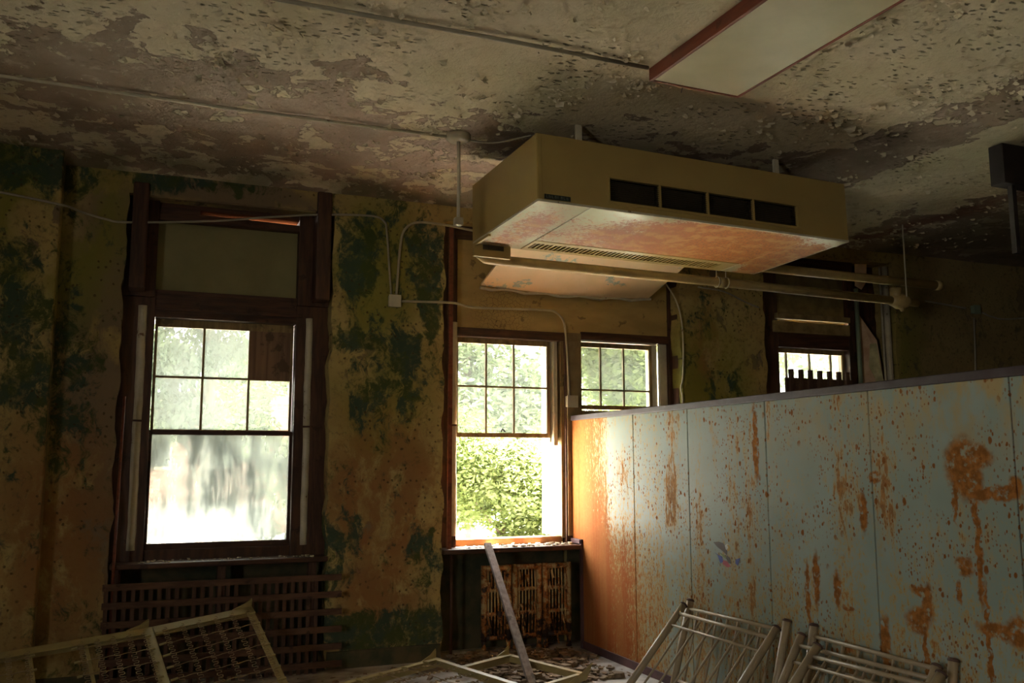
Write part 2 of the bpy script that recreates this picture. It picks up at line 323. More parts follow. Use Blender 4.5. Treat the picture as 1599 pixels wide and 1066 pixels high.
M = dict(
    ceiling=mat_ceiling(), wall=mat_wall(), part=mat_partition(), under=mat_unit_under(), hopper=mat_board_peeled(), board=mat_cream_board(),
    floor=simple('dusty_floor', (.50, .47, .43), (.15, .12, .09), .8, 3, .2, .4),
    dark=simple('dim_room_paint', (.34, .27, .15), (.26, .20, .11), .9),
    unit=simple('tan_enamel', (.36, .255, .085), (.335, .235, .078), .38, 3, .45, .03),
    unit_in=simple('dark_louvre_metal', (.055, .042, .022), None, .6),
    black=simple('black_plastic', (.02, .025, .02), None, .4),
    letter=simple('silver_lettering', (.15, .17, .15), None, .4),
    wood=mat_wood('dark_varnished_wood', (.090, .037, .018), (.045, .020, .011)),
    woodh=mat_wood('dark_varnished_wood_rail', (.090, .037, .018), (.045, .020, .011), sc=(.12, 1, 1)),
    sash=mat_wood('flaking_ochre_sash', (.36, .25, .10), (.22, .14, .06)),
    white=mat_pipe_paint('flaking_cream_paint', (.58, .52, .38), .64),
    whiteo=simple('sunlit_exterior_paint', (.80, .78, .70), (.7, .66, .56), .8),
    orange=simple('bare_orange_lath', (.16, .050, .020), (.12, .036, .014), 1.0, 9, 0.0),
    ply=mat_wood('brown_stained_plywood', (.26, .15, .08), (.16, .09, .05), sc=(1, 1, .03)),
    lath=mat_wood('dark_brown_lath', (.13, .065, .035), (.085, .04, .022), .8, (.2, 1, 1)),
    lathv=mat_wood('dark_brown_lath_upright', (.12, .06, .035), (.075, .036, .02), .8),
    pipe=mat_pipe_paint('cream_pipe_paint', (.52, .38, .16), .70), pipeb=mat_pipe_paint('blue_green_pipe_paint', (.20, .25, .17), .66),
    conduit=mat_pipe_paint('painted_conduit', (.42, .36, .24), .68), cond_g=mat_pipe_paint('greyed_conduit', (.34, .30, .22), .66),
    lens=simple('yellowed_acrylic_diffuser', (.70, .64, .42), (.62, .57, .36), .35, 3, .5, .1, sc=(1, 1, 1)),
    fixw=mat_wood('red_brown_wood_trim', (.20, .055, .025), (.13, .035, .018), .5, (1, .1, 1)),
    rad=mat_radiator(), plank=mat_wood('weathered_grey_wood', (.36, .31, .29), (.24, .20, .19), .8, (1, 1, .2)),
    bed=mat_pipe_paint('cream_bed_enamel', (.40, .31, .12), .70), spring=simple('rusty_spring_wire', (.36, .27, .13), (.2, .12, .06), .5),
    crib=mat_pipe_paint('beige_bed_enamel', (.38, .29, .18), .72), cap=simple('brown_rubber', (.10, .05, .035), None, .6),
    trim=simple('purple_brown_steel_trim', (.055, .040, .044), (.04, .024, .024), .6, 6, .3), base=simple('maroon_kick_strip', (.11, .05, .05), (.06, .03, .03), .5, 6),
    niche=simple('dark_niche_plaster', (.11, .085, .04), (.04, .05, .025), .9, 5), rub=simple('plaster_rubble', (.30, .22, .14), (.10, .06, .03), .9, 9),  # niche: dark mottled tone for the niche backs and baseboard
    flake=simple('curled_paint_flakes', (.62, .53, .37), (.42, .36, .23), .8, 5),
    g_dirty=mat_glass('dusty_window_glass', .97), g_mid=mat_glass('grimy_window_glass', .62), g_clear=mat_glass('dim_window_glass', .45),
    leaf=mat_leaf('bush_leaves', (.10, .13, .05), (.17, .195, .10)), leaf2=mat_leaf('tree_leaves', (.24, .29, .17), (.36, .39, .28)),
    leafc=mat_leaf('conifer_needles', (.06, .08, .06), (.11, .13, .10), .25), bark=simple('bark', (.16, .12, .09), None, .9),
    lawn=simple('pale_bounce_ground', (.62, .60, .53), (.53, .51, .44), .9, 2), brick=mat_brick(), roof=simple('grey_slate', (.16, .16, .19), None, .8), stone=simple('pale_stone', (.6, .5, .35), None, .8),
    stone2=simple('weathered_outer_stone', (.55, .50, .42), (.4, .35, .28), .9), torn=simple('torn_pink_plaster_skin', (.66, .46, .31), (.46, .27, .16), .7, 5), tornc=simple('lit_torn_cream', (.62, .56, .30), None, .6),
    red=simple('eagle_red', (.45, .08, .10), None, .5), blue=simple('eagle_blue', (.035, .06, .30), None, .5), brown=simple('eagle_brown', (.05, .03, .02), None, .5), gold=simple('eagle_gold', (.38, .25, .05), None, .5), olive=simple('eagle_olive', (.14, .17, .04), None, .5), ewhite=simple('eagle_white', (.5, .52, .48), None, .5),
)

# ------------------------------------------------------------------ mesh helpers
class MB:
    def __init__(s): s.v = []; s.f = []
    def add(s, vs, fs):
        k = len(s.v); s.v += [tuple(map(float, q)) for q in vs]; s.f += [tuple(i+k for i in f) for f in fs]; return s
    def box(s, x0, x1, y0, y1, z0, z1):
        v = [(x, y, z) for z in (z0, z1) for y in (y0, y1) for x in (x0, x1)]
        return s.add(v, [(0, 2, 3, 1), (4, 5, 7, 6), (0, 1, 5, 4), (2, 6, 7, 3), (0, 4, 6, 2), (1, 3, 7, 5)])
    def obox(s, o, ex, ey, ez):
        o, ex, ey, ez = map(np.array, (o, ex, ey, ez))
        v = [o+ex*i+ey*j+ez*k for k in (0, 1) for j in (0, 1) for i in (0, 1)]
        return s.add(v, [(0, 2, 3, 1), (4, 5, 7, 6), (0, 1, 5, 4), (2, 6, 7, 3), (0, 4, 6, 2), (1, 3, 7, 5)])
    def bar(s, a, b, w, h, up=(0, 0, 1)):
        a, b, up = np.array(a, float), np.array(b, float), np.array(up, float); d = b-a; L = np.linalg.norm(d); d /= L
        sx = np.cross(d, up); sx /= np.linalg.norm(sx); u = np.cross(sx, d)
        return s.obox(a-sx*w/2-u*h/2, d*L, sx*w, u*h)
    def tube(s, pts, r, n=8, caps=True):
        P = [np.array(p, float) for p in pts]; rr = r if isinstance(r, (list, tuple)) else [r]*len(P)
        k0 = len(s.v); ref = None
        for i, p in enumerate(P):
            d = P[min(i+1, len(P)-1)]-P[max(i-1, 0)]; d /= (np.linalg.norm(d)+1e-12)
            if ref is None:
                ref = np.cross(d, [0, 0, 1.0]) if abs(d[2]) < .9 else np.cross(d, [1.0, 0, 0])
            ref = ref-d*(ref@d); ref /= np.linalg.norm(ref); o = np.cross(d, ref)
            for j in range(n):
                a = 2*math.pi*j/n; s.v.append(tuple(p+(ref*math.cos(a)+o*math.sin(a))*rr[i]))
        for i in range(len(P)-1):
            for j in range(n):
                a = k0+i*n+j; b = k0+i*n+(j+1) % n; s.f.append((a, b, b+n, a+n))
        if caps:
            s.f.append(tuple(k0+j for j in range(n))[::-1]); s.f.append(tuple(k0+(len(P)-1)*n+j for j in range(n)))
        return s
    def prism(s, poly, vec):
        poly = [np.array(q, float) for q in poly]; vec = np.array(vec, float); n = len(poly)
        return s.add(poly+[q+vec for q in poly], [tuple(range(n))[::-1], tuple(range(n, 2*n))]+[(i, (i+1) % n, (i+1) % n+n, i+n) for i in range(n)])
    def build(s, name, m, parent=None, smooth=False, bevel=0.0, origin=None):
        me = bpy.data.meshes.new(name); v = s.v
        if origin is not None: v = [(a-origin[0], b-origin[1], c-origin[2]) for a, b, c in v]
        me.from_pydata(v, [], s.f); me.materials.append(m)
        if smooth: me.shade_smooth()
        me.update(); o = bpy.data.objects.new(name, me); C.objects.link(o)
        if origin is not None: o.location = origin
        if parent is not None:
            o.parent = parent
            if origin is None: o.matrix_parent_inverse = parent.matrix_world.inverted()
        if bevel:
            b = o.modifiers.new('bevel', 'BEVEL'); b.width = bevel; b.segments = 2; b.limit_method = 'ANGLE'
        return o
def tag(o, label=None, cat=None, group=None, kind=None):
    if label: o['label'] = label
    if cat: o['category'] = cat
    if group: o['group'] = group
    if kind: o['kind'] = kind
    return o
def empty(name, loc=(0, 0, 0)):
    o = bpy.data.objects.new(name, None); C.objects.link(o); o.location = loc
    o.matrix_world = Matrix.Translation(loc); return o
def arc(c, r, a0, a1, u, v, n=8):
    c, u, v = map(lambda q: np.array(q, float), (c, u, v))
    return [c+(u*math.cos(a0+(a1-a0)*i/n)+v*math.sin(a0+(a1-a0)*i/n))*r for i in range(n+1)]
def smooth_path(pts, n=6):
    P = [np.array(p, float) for p in pts]; P = [2*P[0]-P[1]]+P+[2*P[-1]-P[-2]]; out = []
    for i in range(1, len(P)-2):
        for k in range(n):
            t = k/n; a, b, c, d = P[i-1:i+3]
            out.append(.5*((2*b)+(-a+c)*t+(2*a-5*b+4*c-d)*t*t+(-a+3*b-3*c+d)*t**3))
    out.append(P[-2]); return out

CZ = 3.89; YF = 7.45; YW = 7.68; YO = 8.10
# ------------------------------------------------------------------ the setting
def vn(x, z, s): return math.sin(x*3.1*s+z*1.7*s)*.5+math.sin(x*7.3*s-z*5.1*s+1.3)*.3+math.sin(x*17*s+z*13*s)*.2
def wall_piece(mb, x0, x1, z0, z1, rl=True, rr=True, rag=.018):
    nx = max(2, int((x1-x0)/.06)); nz = max(2, int((z1-z0)/.06)); k = len(mb.v)
    for j in range(nz+1):
        z = z0+(z1-z0)*j/nz
        for i in range(nx+1):
            x = x0+(x1-x0)*i/nx
            if i == 0 and rl: x += rag*vn(x0*9+z, z, 3.1)+random.uniform(-.006, .006)
            if i == nx and rr: x += rag*vn(x1*5+z, z, 2.7)+random.uniform(-.006, .006)
            mb.v.append((x, YF+.006*vn(x, z, 1.1)+(.012*abs(vn(z, x, 4)) if (i in (0, nx)) else 0), z))
    for j in range(nz):
        for i in range(nx):
            a = k+j*(nx+1)+i; mb.f.append((a, a+1, a+nx+2, a+nx+1))
    for e, on in ((0, rl), (nx, rr)):                      # broken plaster returns into the reveal
        q = len(mb.v)
        for j in range(nz+1):
            a = mb.v[k+j*(nx+1)+e]; mb.v.append((a[0], YO, a[2]))
        for j in range(nz):
            a = k+j*(nx+1)+e; f = (a, a+nx+1, q+j+1, q+j); mb.f.append(f if e == 0 else f[::-1])
    mb.box(x0+.03, x1-.03, YF+.05, YO, z0, z1)
wb = MB()
XR = 12.5; XL = -4.0; YB = -3.5
wall_piece(wb, -0.66, -0.20, 0, CZ+.02, False, True)
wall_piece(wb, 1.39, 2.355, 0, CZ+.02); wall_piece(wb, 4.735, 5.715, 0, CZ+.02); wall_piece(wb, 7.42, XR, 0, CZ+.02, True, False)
for a, b, z in ((-.22, 1.41, 3.675), (2.33, 4.76, 3.72), (5.69, 7.44, 3.74)):
    wall_piece(wb, a, b, z, CZ+.02, False, False)
    wb.box(a, b, YF+.01, YO, z+.012, CZ)
for a, b in ((-.26, 1.45), (2.30, 4.80), (5.66, 7.48)): wb.box(a, b, 7.80, YO, 0, .86)
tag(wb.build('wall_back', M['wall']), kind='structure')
pr = MB(); pr.box(XL, -.645, 7.235, YO, 0, CZ+.02); tag(pr.build('wall_back_pier', M['wall'], bevel=.02), kind='structure')
for nm, b in dict(wall_right=(XR, XR+.2, YB, YO, 0, CZ+.2), wall_front=(XL-.2, XR+.2, YB-.2, YB, 0, CZ+.2)).items():
    tag(MB().box(*b).build(nm, M['dark']), kind='structure')
lwm = MB(); _ys = (YB, -1.6, -.2, YO)
for i in (0, 2): lwm.box(XL-.2, XL, _ys[i], _ys[i+1], 0, CZ+.2)
for i in (1,): lwm.box(XL-.2, XL, _ys[i], _ys[i+1], 0, 1.0).box(XL-.2, XL, _ys[i], _ys[i+1], 2.9, CZ+.2)
tag(lwm.build('wall_left', M['dark']), kind='structure')
for i, _y in enumerate((-1.6,)):
    m = MB(); y_ = _y
    for a, b, c, d in ((y_, y_+.05, 1.0, 2.9), (y_+1.35, y_+1.4, 1.0, 2.9), (y_+.05, y_+1.35, 1.0, 1.06), (y_+.05, y_+1.35, 2.84, 2.9), (y_+.05, y_+1.35, 1.92, 1.98), (y_+.47, y_+.49, 1.98, 2.84), (y_+.91, y_+.93, 1.98, 2.84)): m.box(XL-.12, XL-.06, a, b, c, d)
    tag(m.build('window_%d' % (5+i), M['wood']), kind='structure')  # frame of the added window, out of view
tag(MB().box(XL-.2, XR+.2, YB-.2, YO, -.2, 0).build('floor', M['floor']), kind='structure')
cb = MB(); nx, ny = 120, 90; k = 0
for j in range(ny+1):
    for i in range(nx+1):
        x = XL-.2+(XR-XL+.4)*i/nx; y = YB-.2+(YO-YB+.2)*j/ny
        z = CZ-.005*vn(x, y, 1.3)
        d = YF-y
        if 0 <= d < .22: z -= .05*(1-d/.22)**2             # soft cove where the plaster meets the wall
        cb.v.append((x, y, z))
for j in range(ny):
    for i in range(nx):
        a = j*(nx+1)+i; cb.f.append((a, a+nx+1, a+nx+2, a+1))
cb.box(XL-.2, XR+.2, YB-.2, YO, CZ+.03, CZ+.2)
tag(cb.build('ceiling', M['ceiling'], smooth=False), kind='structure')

# curled flakes hanging from the ceiling
fl = MB()
def flake(cx_, cy_, s_):
    a = random.uniform(0, 6.28) if random.random() < .4 else random.gauss(-1.57, .5); ca, sa = math.cos(a), math.sin(a); w = s_*random.uniform(1.0, 2.6); L = s_; curl = random.uniform(.25, .7)*s_
    k = len(fl.v)
    for j in range(4):
        t = j/3; ww = w*(1-.5*t)*random.uniform(.7, 1.15)
        for i in range(3):
            u = (i-1)*ww*.5+random.uniform(-.08, .08)*s_; v = t*L*.7+random.uniform(-.15, .15)*s_+.25*s_*math.cos(u/s_*1.4)
            fl.v.append((cx_+u*ca-v*sa, cy_+u*sa+v*ca, CZ-.007-.005*vn(cx_, cy_, 1.3)-curl*t**1.7-random.uniform(0, .002)))
    for j in range(3):
        for i in range(2):
            q = k+j*3+i; fl.f.append((q, q+1, q+4, q+3))
cnt = 0
for _ in range(45000):
    if cnt > 4200: break
    x = random.uniform(-1.5, 8.0); y = random.uniform(2.6, 7.3)
    dens = .10+.9*max(0, vn(x*1.3+2, y*1.7, .9))*(1 if y < 5.4 else .35)
    if 0.2 < x < 4.9 and y < 5.2: dens *= 1.5
    if 2.2 < x < 5.0 and 5.1 < y < 6.5: dens *= .15
    if (2.55 < x < 3.4 and y < 4.55) or (x > 5.0 and 4.4 < y < 5.0 and x < 5.9): continue
    if random.random() < dens*.35: flake(x, y, random.choice((.010, .014, .018, .024, .034))*random.uniform(.8, 1.3)); cnt += 1
tag(fl.build('peeling_paint_flakes', M['flake']), 'curled cream paint flakes hanging all over the peeling ceiling', 'peeling paint', kind='stuff')

# ---- windows
def sash_mb(x0, x1, z0, z1, y, st=.045, top=.05, bot=.06, cols=(), rows=(), t=.04, mt=.016):
    m = MB(); m.box(x0, x0+st, y, y+t, z0, z1).box(x1-st, x1, y, y+t, z0, z1).box(x0+st, x1-st, y, y+t, z1-top, z1).box(x0+st, x1-st, y, y+t, z0, z0+bot)
    for c in cols: m.box(c-mt/2, c+mt/2, y+.008, y+t-.008, z0+bot, z1-top)
    for r in rows: m.box(x0+st, x1-st, y+.006, y+t-.010, r-mt/2, r+mt/2)
    return m
def column(x, z0, z1, parent, zb=None, r=.036):
    """Rounded, flaking cream bead standing in front of the wood casing, in two lengths."""
    y = YW-.045
    for a, b in ((z0, zb-.008), (zb+.008, z1)) if zb else ((z0, z1),):
        m = MB(); n = 14; pts = [(x+.004*vn(x, a+(b-a)*i/n, 4), y, a+(b-a)*i/n) for i in range(n+1)]
        m.tube(pts, [r*(1+.05*vn(i*.7, x, 3)) for i in range(n+1)], 10); m.build('casing_bead', M['white'], parent, smooth=True)
def outer_reveal(x0, x1, z0, z1, parent):
    m = MB(); m.box(x0-.03, x0, 7.81, YO+.02, z0, z1).box(x1, x1+.03, 7.81, YO+.02, z0, z1).box(x0-.03, x1+.03, 7.81, YO+.02, z1, z1+.05)
    m.build('outer_reveal', M['whiteo'], parent)
    MB().add([(x0-.03, 7.80, z0), (x1+.03, 7.80, z0), (x1+.03, YO+.06, z0-.05), (x0-.03, YO+.06, z0-.05), (x0-.03, 7.80, z0-.06), (x1+.03, 7.80, z0-.06), (x1+.03, YO+.06, z0-.1), (x0-.03, YO+.06, z0-.1)],
             [(0, 1, 2, 3), (4, 7, 6, 5), (0, 4, 5, 1), (2, 6, 7, 3), (0, 3, 7, 4), (1, 5, 6, 2)]).build('outer_sill', M['whiteo'], parent)

# window 1 (left): tall casing, transom, dusty double-hung sash
w1 = tag(empty('window_1', (.58, YW, .9)), kind='structure')
m = MB(); y0, y1 = YW-.06, YW+.12
m.box(-.26, .035, y0, y1, .86, 2.90).box(1.13, 1.46, y0, y1, .86, 2.90)
m.box(-.26, .03, y0-.02, y1, 2.90, 3.78).box(1.13, 1.46, y0-.02, y1, 2.90, 3.74)
m.box(.035, 1.13, y0+.03, y1, .86, .945)
m.build('window_frame', M['wood'], w1, bevel=.004)
m = MB(); m.box(.03, 1.17, y0+.01, y1, 2.745, 2.93).box(.03, 1.17, y0-.015, y1, 2.80, 2.83).box(.03, 1.17, y0, y1, 3.53, 3.585).box(.03, .34, y0, y1, 3.585, 3.64).box(.03, 1.17, y0+.02, y1, 3.632, 3.78); m.add([(.34, y0, 3.585), (1.13, y0, 3.58), (1.13, y1, 3.58), (.34, y1, 3.585), (.34, y0, 3.60), (1.13, y0, 3.585), (1.13, y1, 3.585), (.34, y1, 3.60)], [(0, 3, 2, 1), (4, 5, 6, 7), (0, 1, 5, 4), (2, 3, 7, 6)])
m.box(.03, 1.17, y0+.01, y0+.05, 2.93, 2.965)
m.build('window_frame', M['woodh'], w1, bevel=.004)
m = MB(); m.box(-.165, -.05, YF-.03, YF+.16, 2.93, 3.765).box(1.245, 1.365, YF-.035, YF+.17, 2.93, 3.84); m.build('casing_post', M['wood'], w1, bevel=.012)
MB().box(.28, 1.135, y0+.012, 8.05, 3.624, 3.634).build('lath_strip', M['orange'], w1)
MB().box(.02, 1.18, YW+.02, YW+.04, 2.93, 3.56).build('transom_panel', simple('faded_green_tan_panel', (.26, .23, .10), (.22, .19, .08), .7, 3), w1)
m = sash_mb(.04, 1.125, 1.835, 2.745, YW+.045, .022, .06, .035, (.415, .775), (2.285,), .035, .018); us = m.build('upper_sash', M['sash'], w1)
for i, (a, b, c, d) in enumerate(((.06, .41, 2.29, 2.69), (.42, .77, 2.29, 2.69), (.06, .41, 1.86, 2.28), (.42, .77, 1.86, 2.28), (.78, 1.105, 1.86, 2.28))):
    MB().box(a, b, YW+.062, YW+.066, c, d).build('glass_pane', M['g_mid'], us)
MB().box(.775, 1.11, YW+.05, YW+.06, 2.285, 2.735).build('plywood_patch', M['ply'], us)
m = sash_mb(.035, 1.13, .94, 1.86, YW, .022, .034, .05); ls = m.build('lower_sash', M['woodh'], w1)
MB().box(.05, 1.115, YW+.018, YW+.022, .96, 1.84).build('glass_pane', M['g_dirty'], ls)
column(-.055, .95, 2.83, w1, 1.93); column(1.235, .95, 2.80, w1, 1.90, .033)
m = MB(); m.box(-.19, 1.40, YF-.03, YW+.20, .83, .868); m.build('window_sill', M['woodh'], w1, bevel=.006)
m = MB(); 
for x in (-.14, .60, 1.29): m.box(x-.03, x+.03, YF+.03, YF+.10, .30, .83)
m.build('sill_bracket', M['lathv'], w1)
outer_reveal(.02, 1.17, .95, 2.76, w1)

# windows 2 and 3 share one casing
tr = tag(empty('trim_1', (3.6, YW, .9)), kind='structure')
m = MB(); y0, y1 = YW-.06, YW+.12
m.box(2.30, 2.535, y0, y1, .86, 3.76).box(3.585, 3.755, y0, y1, .86, 2.80).box(4.70, 4.74, y0, y1, .86, 3.72).box(4.74, 4.90, y0-.10, y1, .86, 3.72)
m.build('window_casing', M['wood'], tr, bevel=.005)
m = MB(); m.box(2.41, 2.445, YF+.02, YF+.05, .86, 3.66).build('casing_strip', M['fixw'], tr)
MB().box(3.60, 3.745, y0-.012, y0, .95, 2.80).build('mullion_board', simple('tan_mullion_board', (.22, .16, .075), (.16, .11, .05), .7), tr)
m = MB(); m.box(2.535, 3.585, y0, y1, 2.72, 2.80).box(3.755, 4.70, y0, y1, 2.745, 2.82).box(2.5, 4.74, y0-.01, y1, 3.60, 3.72); m.build('head_rail', M['woodh'], tr, bevel=.005)
m = MB(); m.add([(2.535, y0+.02, 2.795), (4.74, y0+.02, 2.815), (4.74, y0+.02, 3.62), (2.535, y0+.02, 3.62), (2.535, y1, 2.795), (4.74, y1, 2.815), (4.74, y1, 3.62), (2.535, y1, 3.62)], [(0, 1, 2, 3), (4, 7, 6, 5), (0, 4, 5, 1), (3, 2, 6, 7), (0, 3, 7, 4), (1, 5, 6, 2)])
m.build('transom_board', M['board'], tr)
column(2.505, .98, 2.84, tr, 1.93, .034); column(4.775, .98, 2.80, tr, None, .034)
# ledge with litter, notched round the partition end
m = MB(); m.box(2.36, 3.62, YF-.05, YW+.20, .845, .885); m.build('window_sill', M['woodh'], tr, bevel=.006)
MB().box(3.67, 4.72, YF-.05, YW+.20, .845, .885).build('window_sill', M['woodh'], tr)
# torn transom flap lit from below
fp = np.array([[2.75, 7.60, 3.185], [4.47, 7.60, 3.175]]); tl = R(15.5); dv = np.array([0, -math.cos(tl), math.sin(tl)]); nv = np.array([0, math.sin(tl), math.cos(tl)])
m = MB(); n = 16
for k_ in (0, 1):
    for j in range(9):
        for i in range(n+1):
            t_ = i/n; s_ = j/8; p = fp[0]*(1-t_)+fp[1]*t_+dv*(.80*s_)+nv*(.018*k_+.02*math.sin(math.pi*t_)*(s_-.0)-.030*math.sin(math.pi*t_)*(1-s_)**2)
            if i == n: p = p-np.array([.0, 0, 0])
            m.v.append(tuple(p))
for j in range(8):
    for i in range(n):
        a = j*(n+1)+i; b = a+9*(n+1); m.f.append((a, a+n+1, a+n+2, a+1)); m.f.append((b, b+1, b+n+2, b+n+1))
for i in range(n): m.f.append((i, i+1, i+1+9*(n+1), i+9*(n+1))); a = 8*(n+1)+i; m.f.append((a+1, a, a+9*(n+1), a+1+9*(n+1)))
for j in range(8):
    for i in (0, n): a = j*(n+1)+i; m.f.append((a, a+n+1, a+(n+1)*10, a+9*(n+1)))
m.build('transom_flap', M['hopper'], tr)
m = MB(); m.tube([(2.74+.11*i, 7.60, 3.165-.012*math.sin(i*1.9)-.02*math.sin(i/16*3.14)) for i in range(17)], .014, 6).build('flap_hinge_rail', M['white'], tr)

def hung(name, x0, x1, cols, open_lower, glass, upper=(1.83, 2.72), row=2.285, lower=(.93, 1.86)):
    w = tag(empty(name, ((x0+x1)/2, YW, .93)), kind='structure')
    us = sash_mb(x0, x1, upper[0], upper[1], YW+.03, .03, .045, .04, cols, (row,)).build('upper_sash', M['sash'], w)
    xs = [x0+.03, *cols, x1-.03]
    for i in range(len(xs)-1):
        for c, d in ((upper[0]+.04, row), (row, upper[1]-.045)):
            MB().box(xs[i]+.006, xs[i+1]-.006, YW+.05, YW+.053, c+.006, d-.006).build('glass_pane', glass, us)
    if not open_lower:
        l = sash_mb(x0, x1, *lower, YW-.01, .04, .045, .07).build('lower_sash', M['sash'], w)
        MB().box(x0+.04, x1-.04, YW+.008, YW+.011, lower[0]+.07, lower[1]-.045).build('glass_pane', glass, l)
    return w
w2 = hung('window_2', 2.545, 3.47, (2.845, 3.115), True, M['g_clear'])
m = MB(); m.box(3.475, 3.585, YW+.05, YW+.12, 1.79, 2.72).box(3.49, 3.53, YW-.01, YW+.05, 1.76, 2.72); m.build('jamb_liner', M['white'], w2, bevel=.004)
m = MB(); m.box(3.555, 3.586, YW-.03, YW+.12, .93, 2.72).box(2.530, 2.545, YW-.03, YW+.12, .93, 2.72); m.build('window_frame', M['sash'], w2)
m = MB(); m.box(2.535, 3.57, YW-.01, YW+.10, .885, .945); m.build('bottom_rail', simple('sunlit_orange_rail', (.50, .26, .10), (.36, .17, .07), .6, 6), w2, bevel=.005)  # sunlit brightness of the rail is put into its orange colour
m = MB(); m.tube([(2.98, YW+.02, 1.878), (2.995, YW+.02, 1.905), (3.02, YW+.02, 1.878)], .008, 6); m.build('sash_lift', M['black'], w2)
outer_reveal(2.50, 3.565, .94, 2.76, w2)
w3 = hung('window_3', 3.765, 4.56, (4.005, 4.255), False, M['g_clear'], (2.10, 2.735), 2.285, (.93, 2.085))
m = MB(); m.box(4.56, 4.62, YW+.03, YW+.12, .93, 2.74); m.box(4.62, 4.70, YW-.02, YW+.02, .93, 2.745); m.build('jamb_liner', M['white'], w3, bevel=.004)
outer_reveal(3.765, 4.73, .94, 2.76, w3)
w4 = hung('window_4', 6.01, 6.93, (6.18, 6.48, 6.76), False, M['g_mid'], (1.84, 2.78), 2.30)
m = MB(); y0, y1 = YW-.06, YW+.12; m.box(5.66, 6.01, y0, y1, .86, 3.78).box(6.93, 7.02, y0, y1, .86, 3.74).box(7.02, 7.48, YW+.06, y1, .86, 3.78); m.build('window_frame', M['wood'], w4, bevel=.004)
m = MB(); m.box(6.01, 6.93, y0, y1, 2.78, 2.93).box(6.01, 6.93, y0, y1, 3.60, 3.74); m.build('window_frame', M['woodh'], w4, bevel=.004)
m = MB(); m.box(5.94, 6.93, y0-.03, y0+.03, 2.93, 3.05).box(5.97, 6.93, y0-.04, y0+.01, 3.07, 3.13); m.build('transom_rail', simple('broken_tan_rail', (.34, .24, .09), (.2, .13, .05), .8), w4, bevel=.01)
MB().box(6.01, 6.93, YW, YW+.03, 3.05, 3.60).build('transom_panel', simple('dark_tan_panel', (.19, .14, .055), None, .8), w4)
MB().box(5.72, 7.41, YF-.02, YW+.20, .83, .868).build('window_sill', M['woodh'], w4)
outer_reveal(6.0, 7.13, .94, 2.80, w4)
# back of the radiator niches
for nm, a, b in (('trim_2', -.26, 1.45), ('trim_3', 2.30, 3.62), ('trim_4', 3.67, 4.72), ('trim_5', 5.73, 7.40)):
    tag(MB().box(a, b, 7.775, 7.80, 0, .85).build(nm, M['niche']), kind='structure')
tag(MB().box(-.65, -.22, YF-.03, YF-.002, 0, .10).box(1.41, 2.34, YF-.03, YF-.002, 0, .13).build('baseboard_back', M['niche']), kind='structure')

# torn plaster skin and pipes in the far reveal
m = MB()
poly = [(7.06, 3.09), (7.10, 3.18), (7.2, 3.02), (7.27, 2.9), (7.30, 2.6), (7.33, 2.35), (7.31, 2.1), (7.08, 2.1), (7.07, 2.5), (7.09, 2.8)]
poly = [(x, z) for x, z in poly]; k = []
for (x, z) in poly: k.append((x, YW-.03-.10*((x-7.05)/.27)**2+.015*vn(x, z, 5), z))
m.prism(k, (0, .006, 0)); tp = m.build('torn_plaster_skin', M['torn'])
tag(tp, 'pinkish strip of torn plaster hanging beside the far window', 'peeling plaster')
k = [(7.19, 2.86), (7.25, 2.87), (7.27, 2.65), (7.30, 2.45), (7.25, 2.38), (7.22, 2.50), (7.17, 2.62)]
MB().prism([(x, YW-.058-.10*((x-7.05)/.27)**2, z) for x, z in k], (0, .004, 0)).build('lit_cream_patch', M['tornc'], tp)  # cream patch, made pale for the window light grazing the skin
m = MB(); k = [(7.09, 3.74), (7.22, 3.74), (7.21, 3.55), (7.15, 3.46), (7.08, 3.5)]; m.prism([(x, YW-.03-.25*(x-7.08), z) for x, z in k], (0, .008, 0))
tag(m.build('torn_plaster_skin', M['torn']), 'short brown curl of torn plaster above the far window reveal', 'peeling plaster')
for x, y, r, z0, z1, mt, lb in ((7.03, YW-.09, .024, 2.0, 3.45, 'pipeb', 'blue-green painted riser pipe at the right side of the far window'), (7.335, YW-.13, .012, 0, 3.7, 'white', 'thin cream pipe standing in the far window reveal'), (7.365, YW-.17, .034, 0, 3.70, 'white', 'thick cream riser pipe against the far reveal edge')):
    m = MB(); m.tube([(x, y, z0), (x, y, (z0+z1)/2), (x, y, z1)], r, 12); tag(m.build('riser_pipe', M[mt], smooth=True), lb, 'pipe')
m = MB(); m.tube([(2.46, YF+.07, 0), (2.462, YF+.07, .40), (2.46, YF+.07, .845)], .014, 8); tag(m.build('riser_pipe', M['wood'], smooth=True), 'thin rusty brown pipe standing left of the radiator', 'pipe')
m = MB(); m.tube([(-.165, YF-.06, .0), (-.16, YF-.06, 1.0), (-.15, YF-.05, 2.1)], .011, 8); tag(m.build('riser_pipe', M['fixw'], smooth=True), 'thin rust-brown pipe running up left of the dusty window', 'pipe')

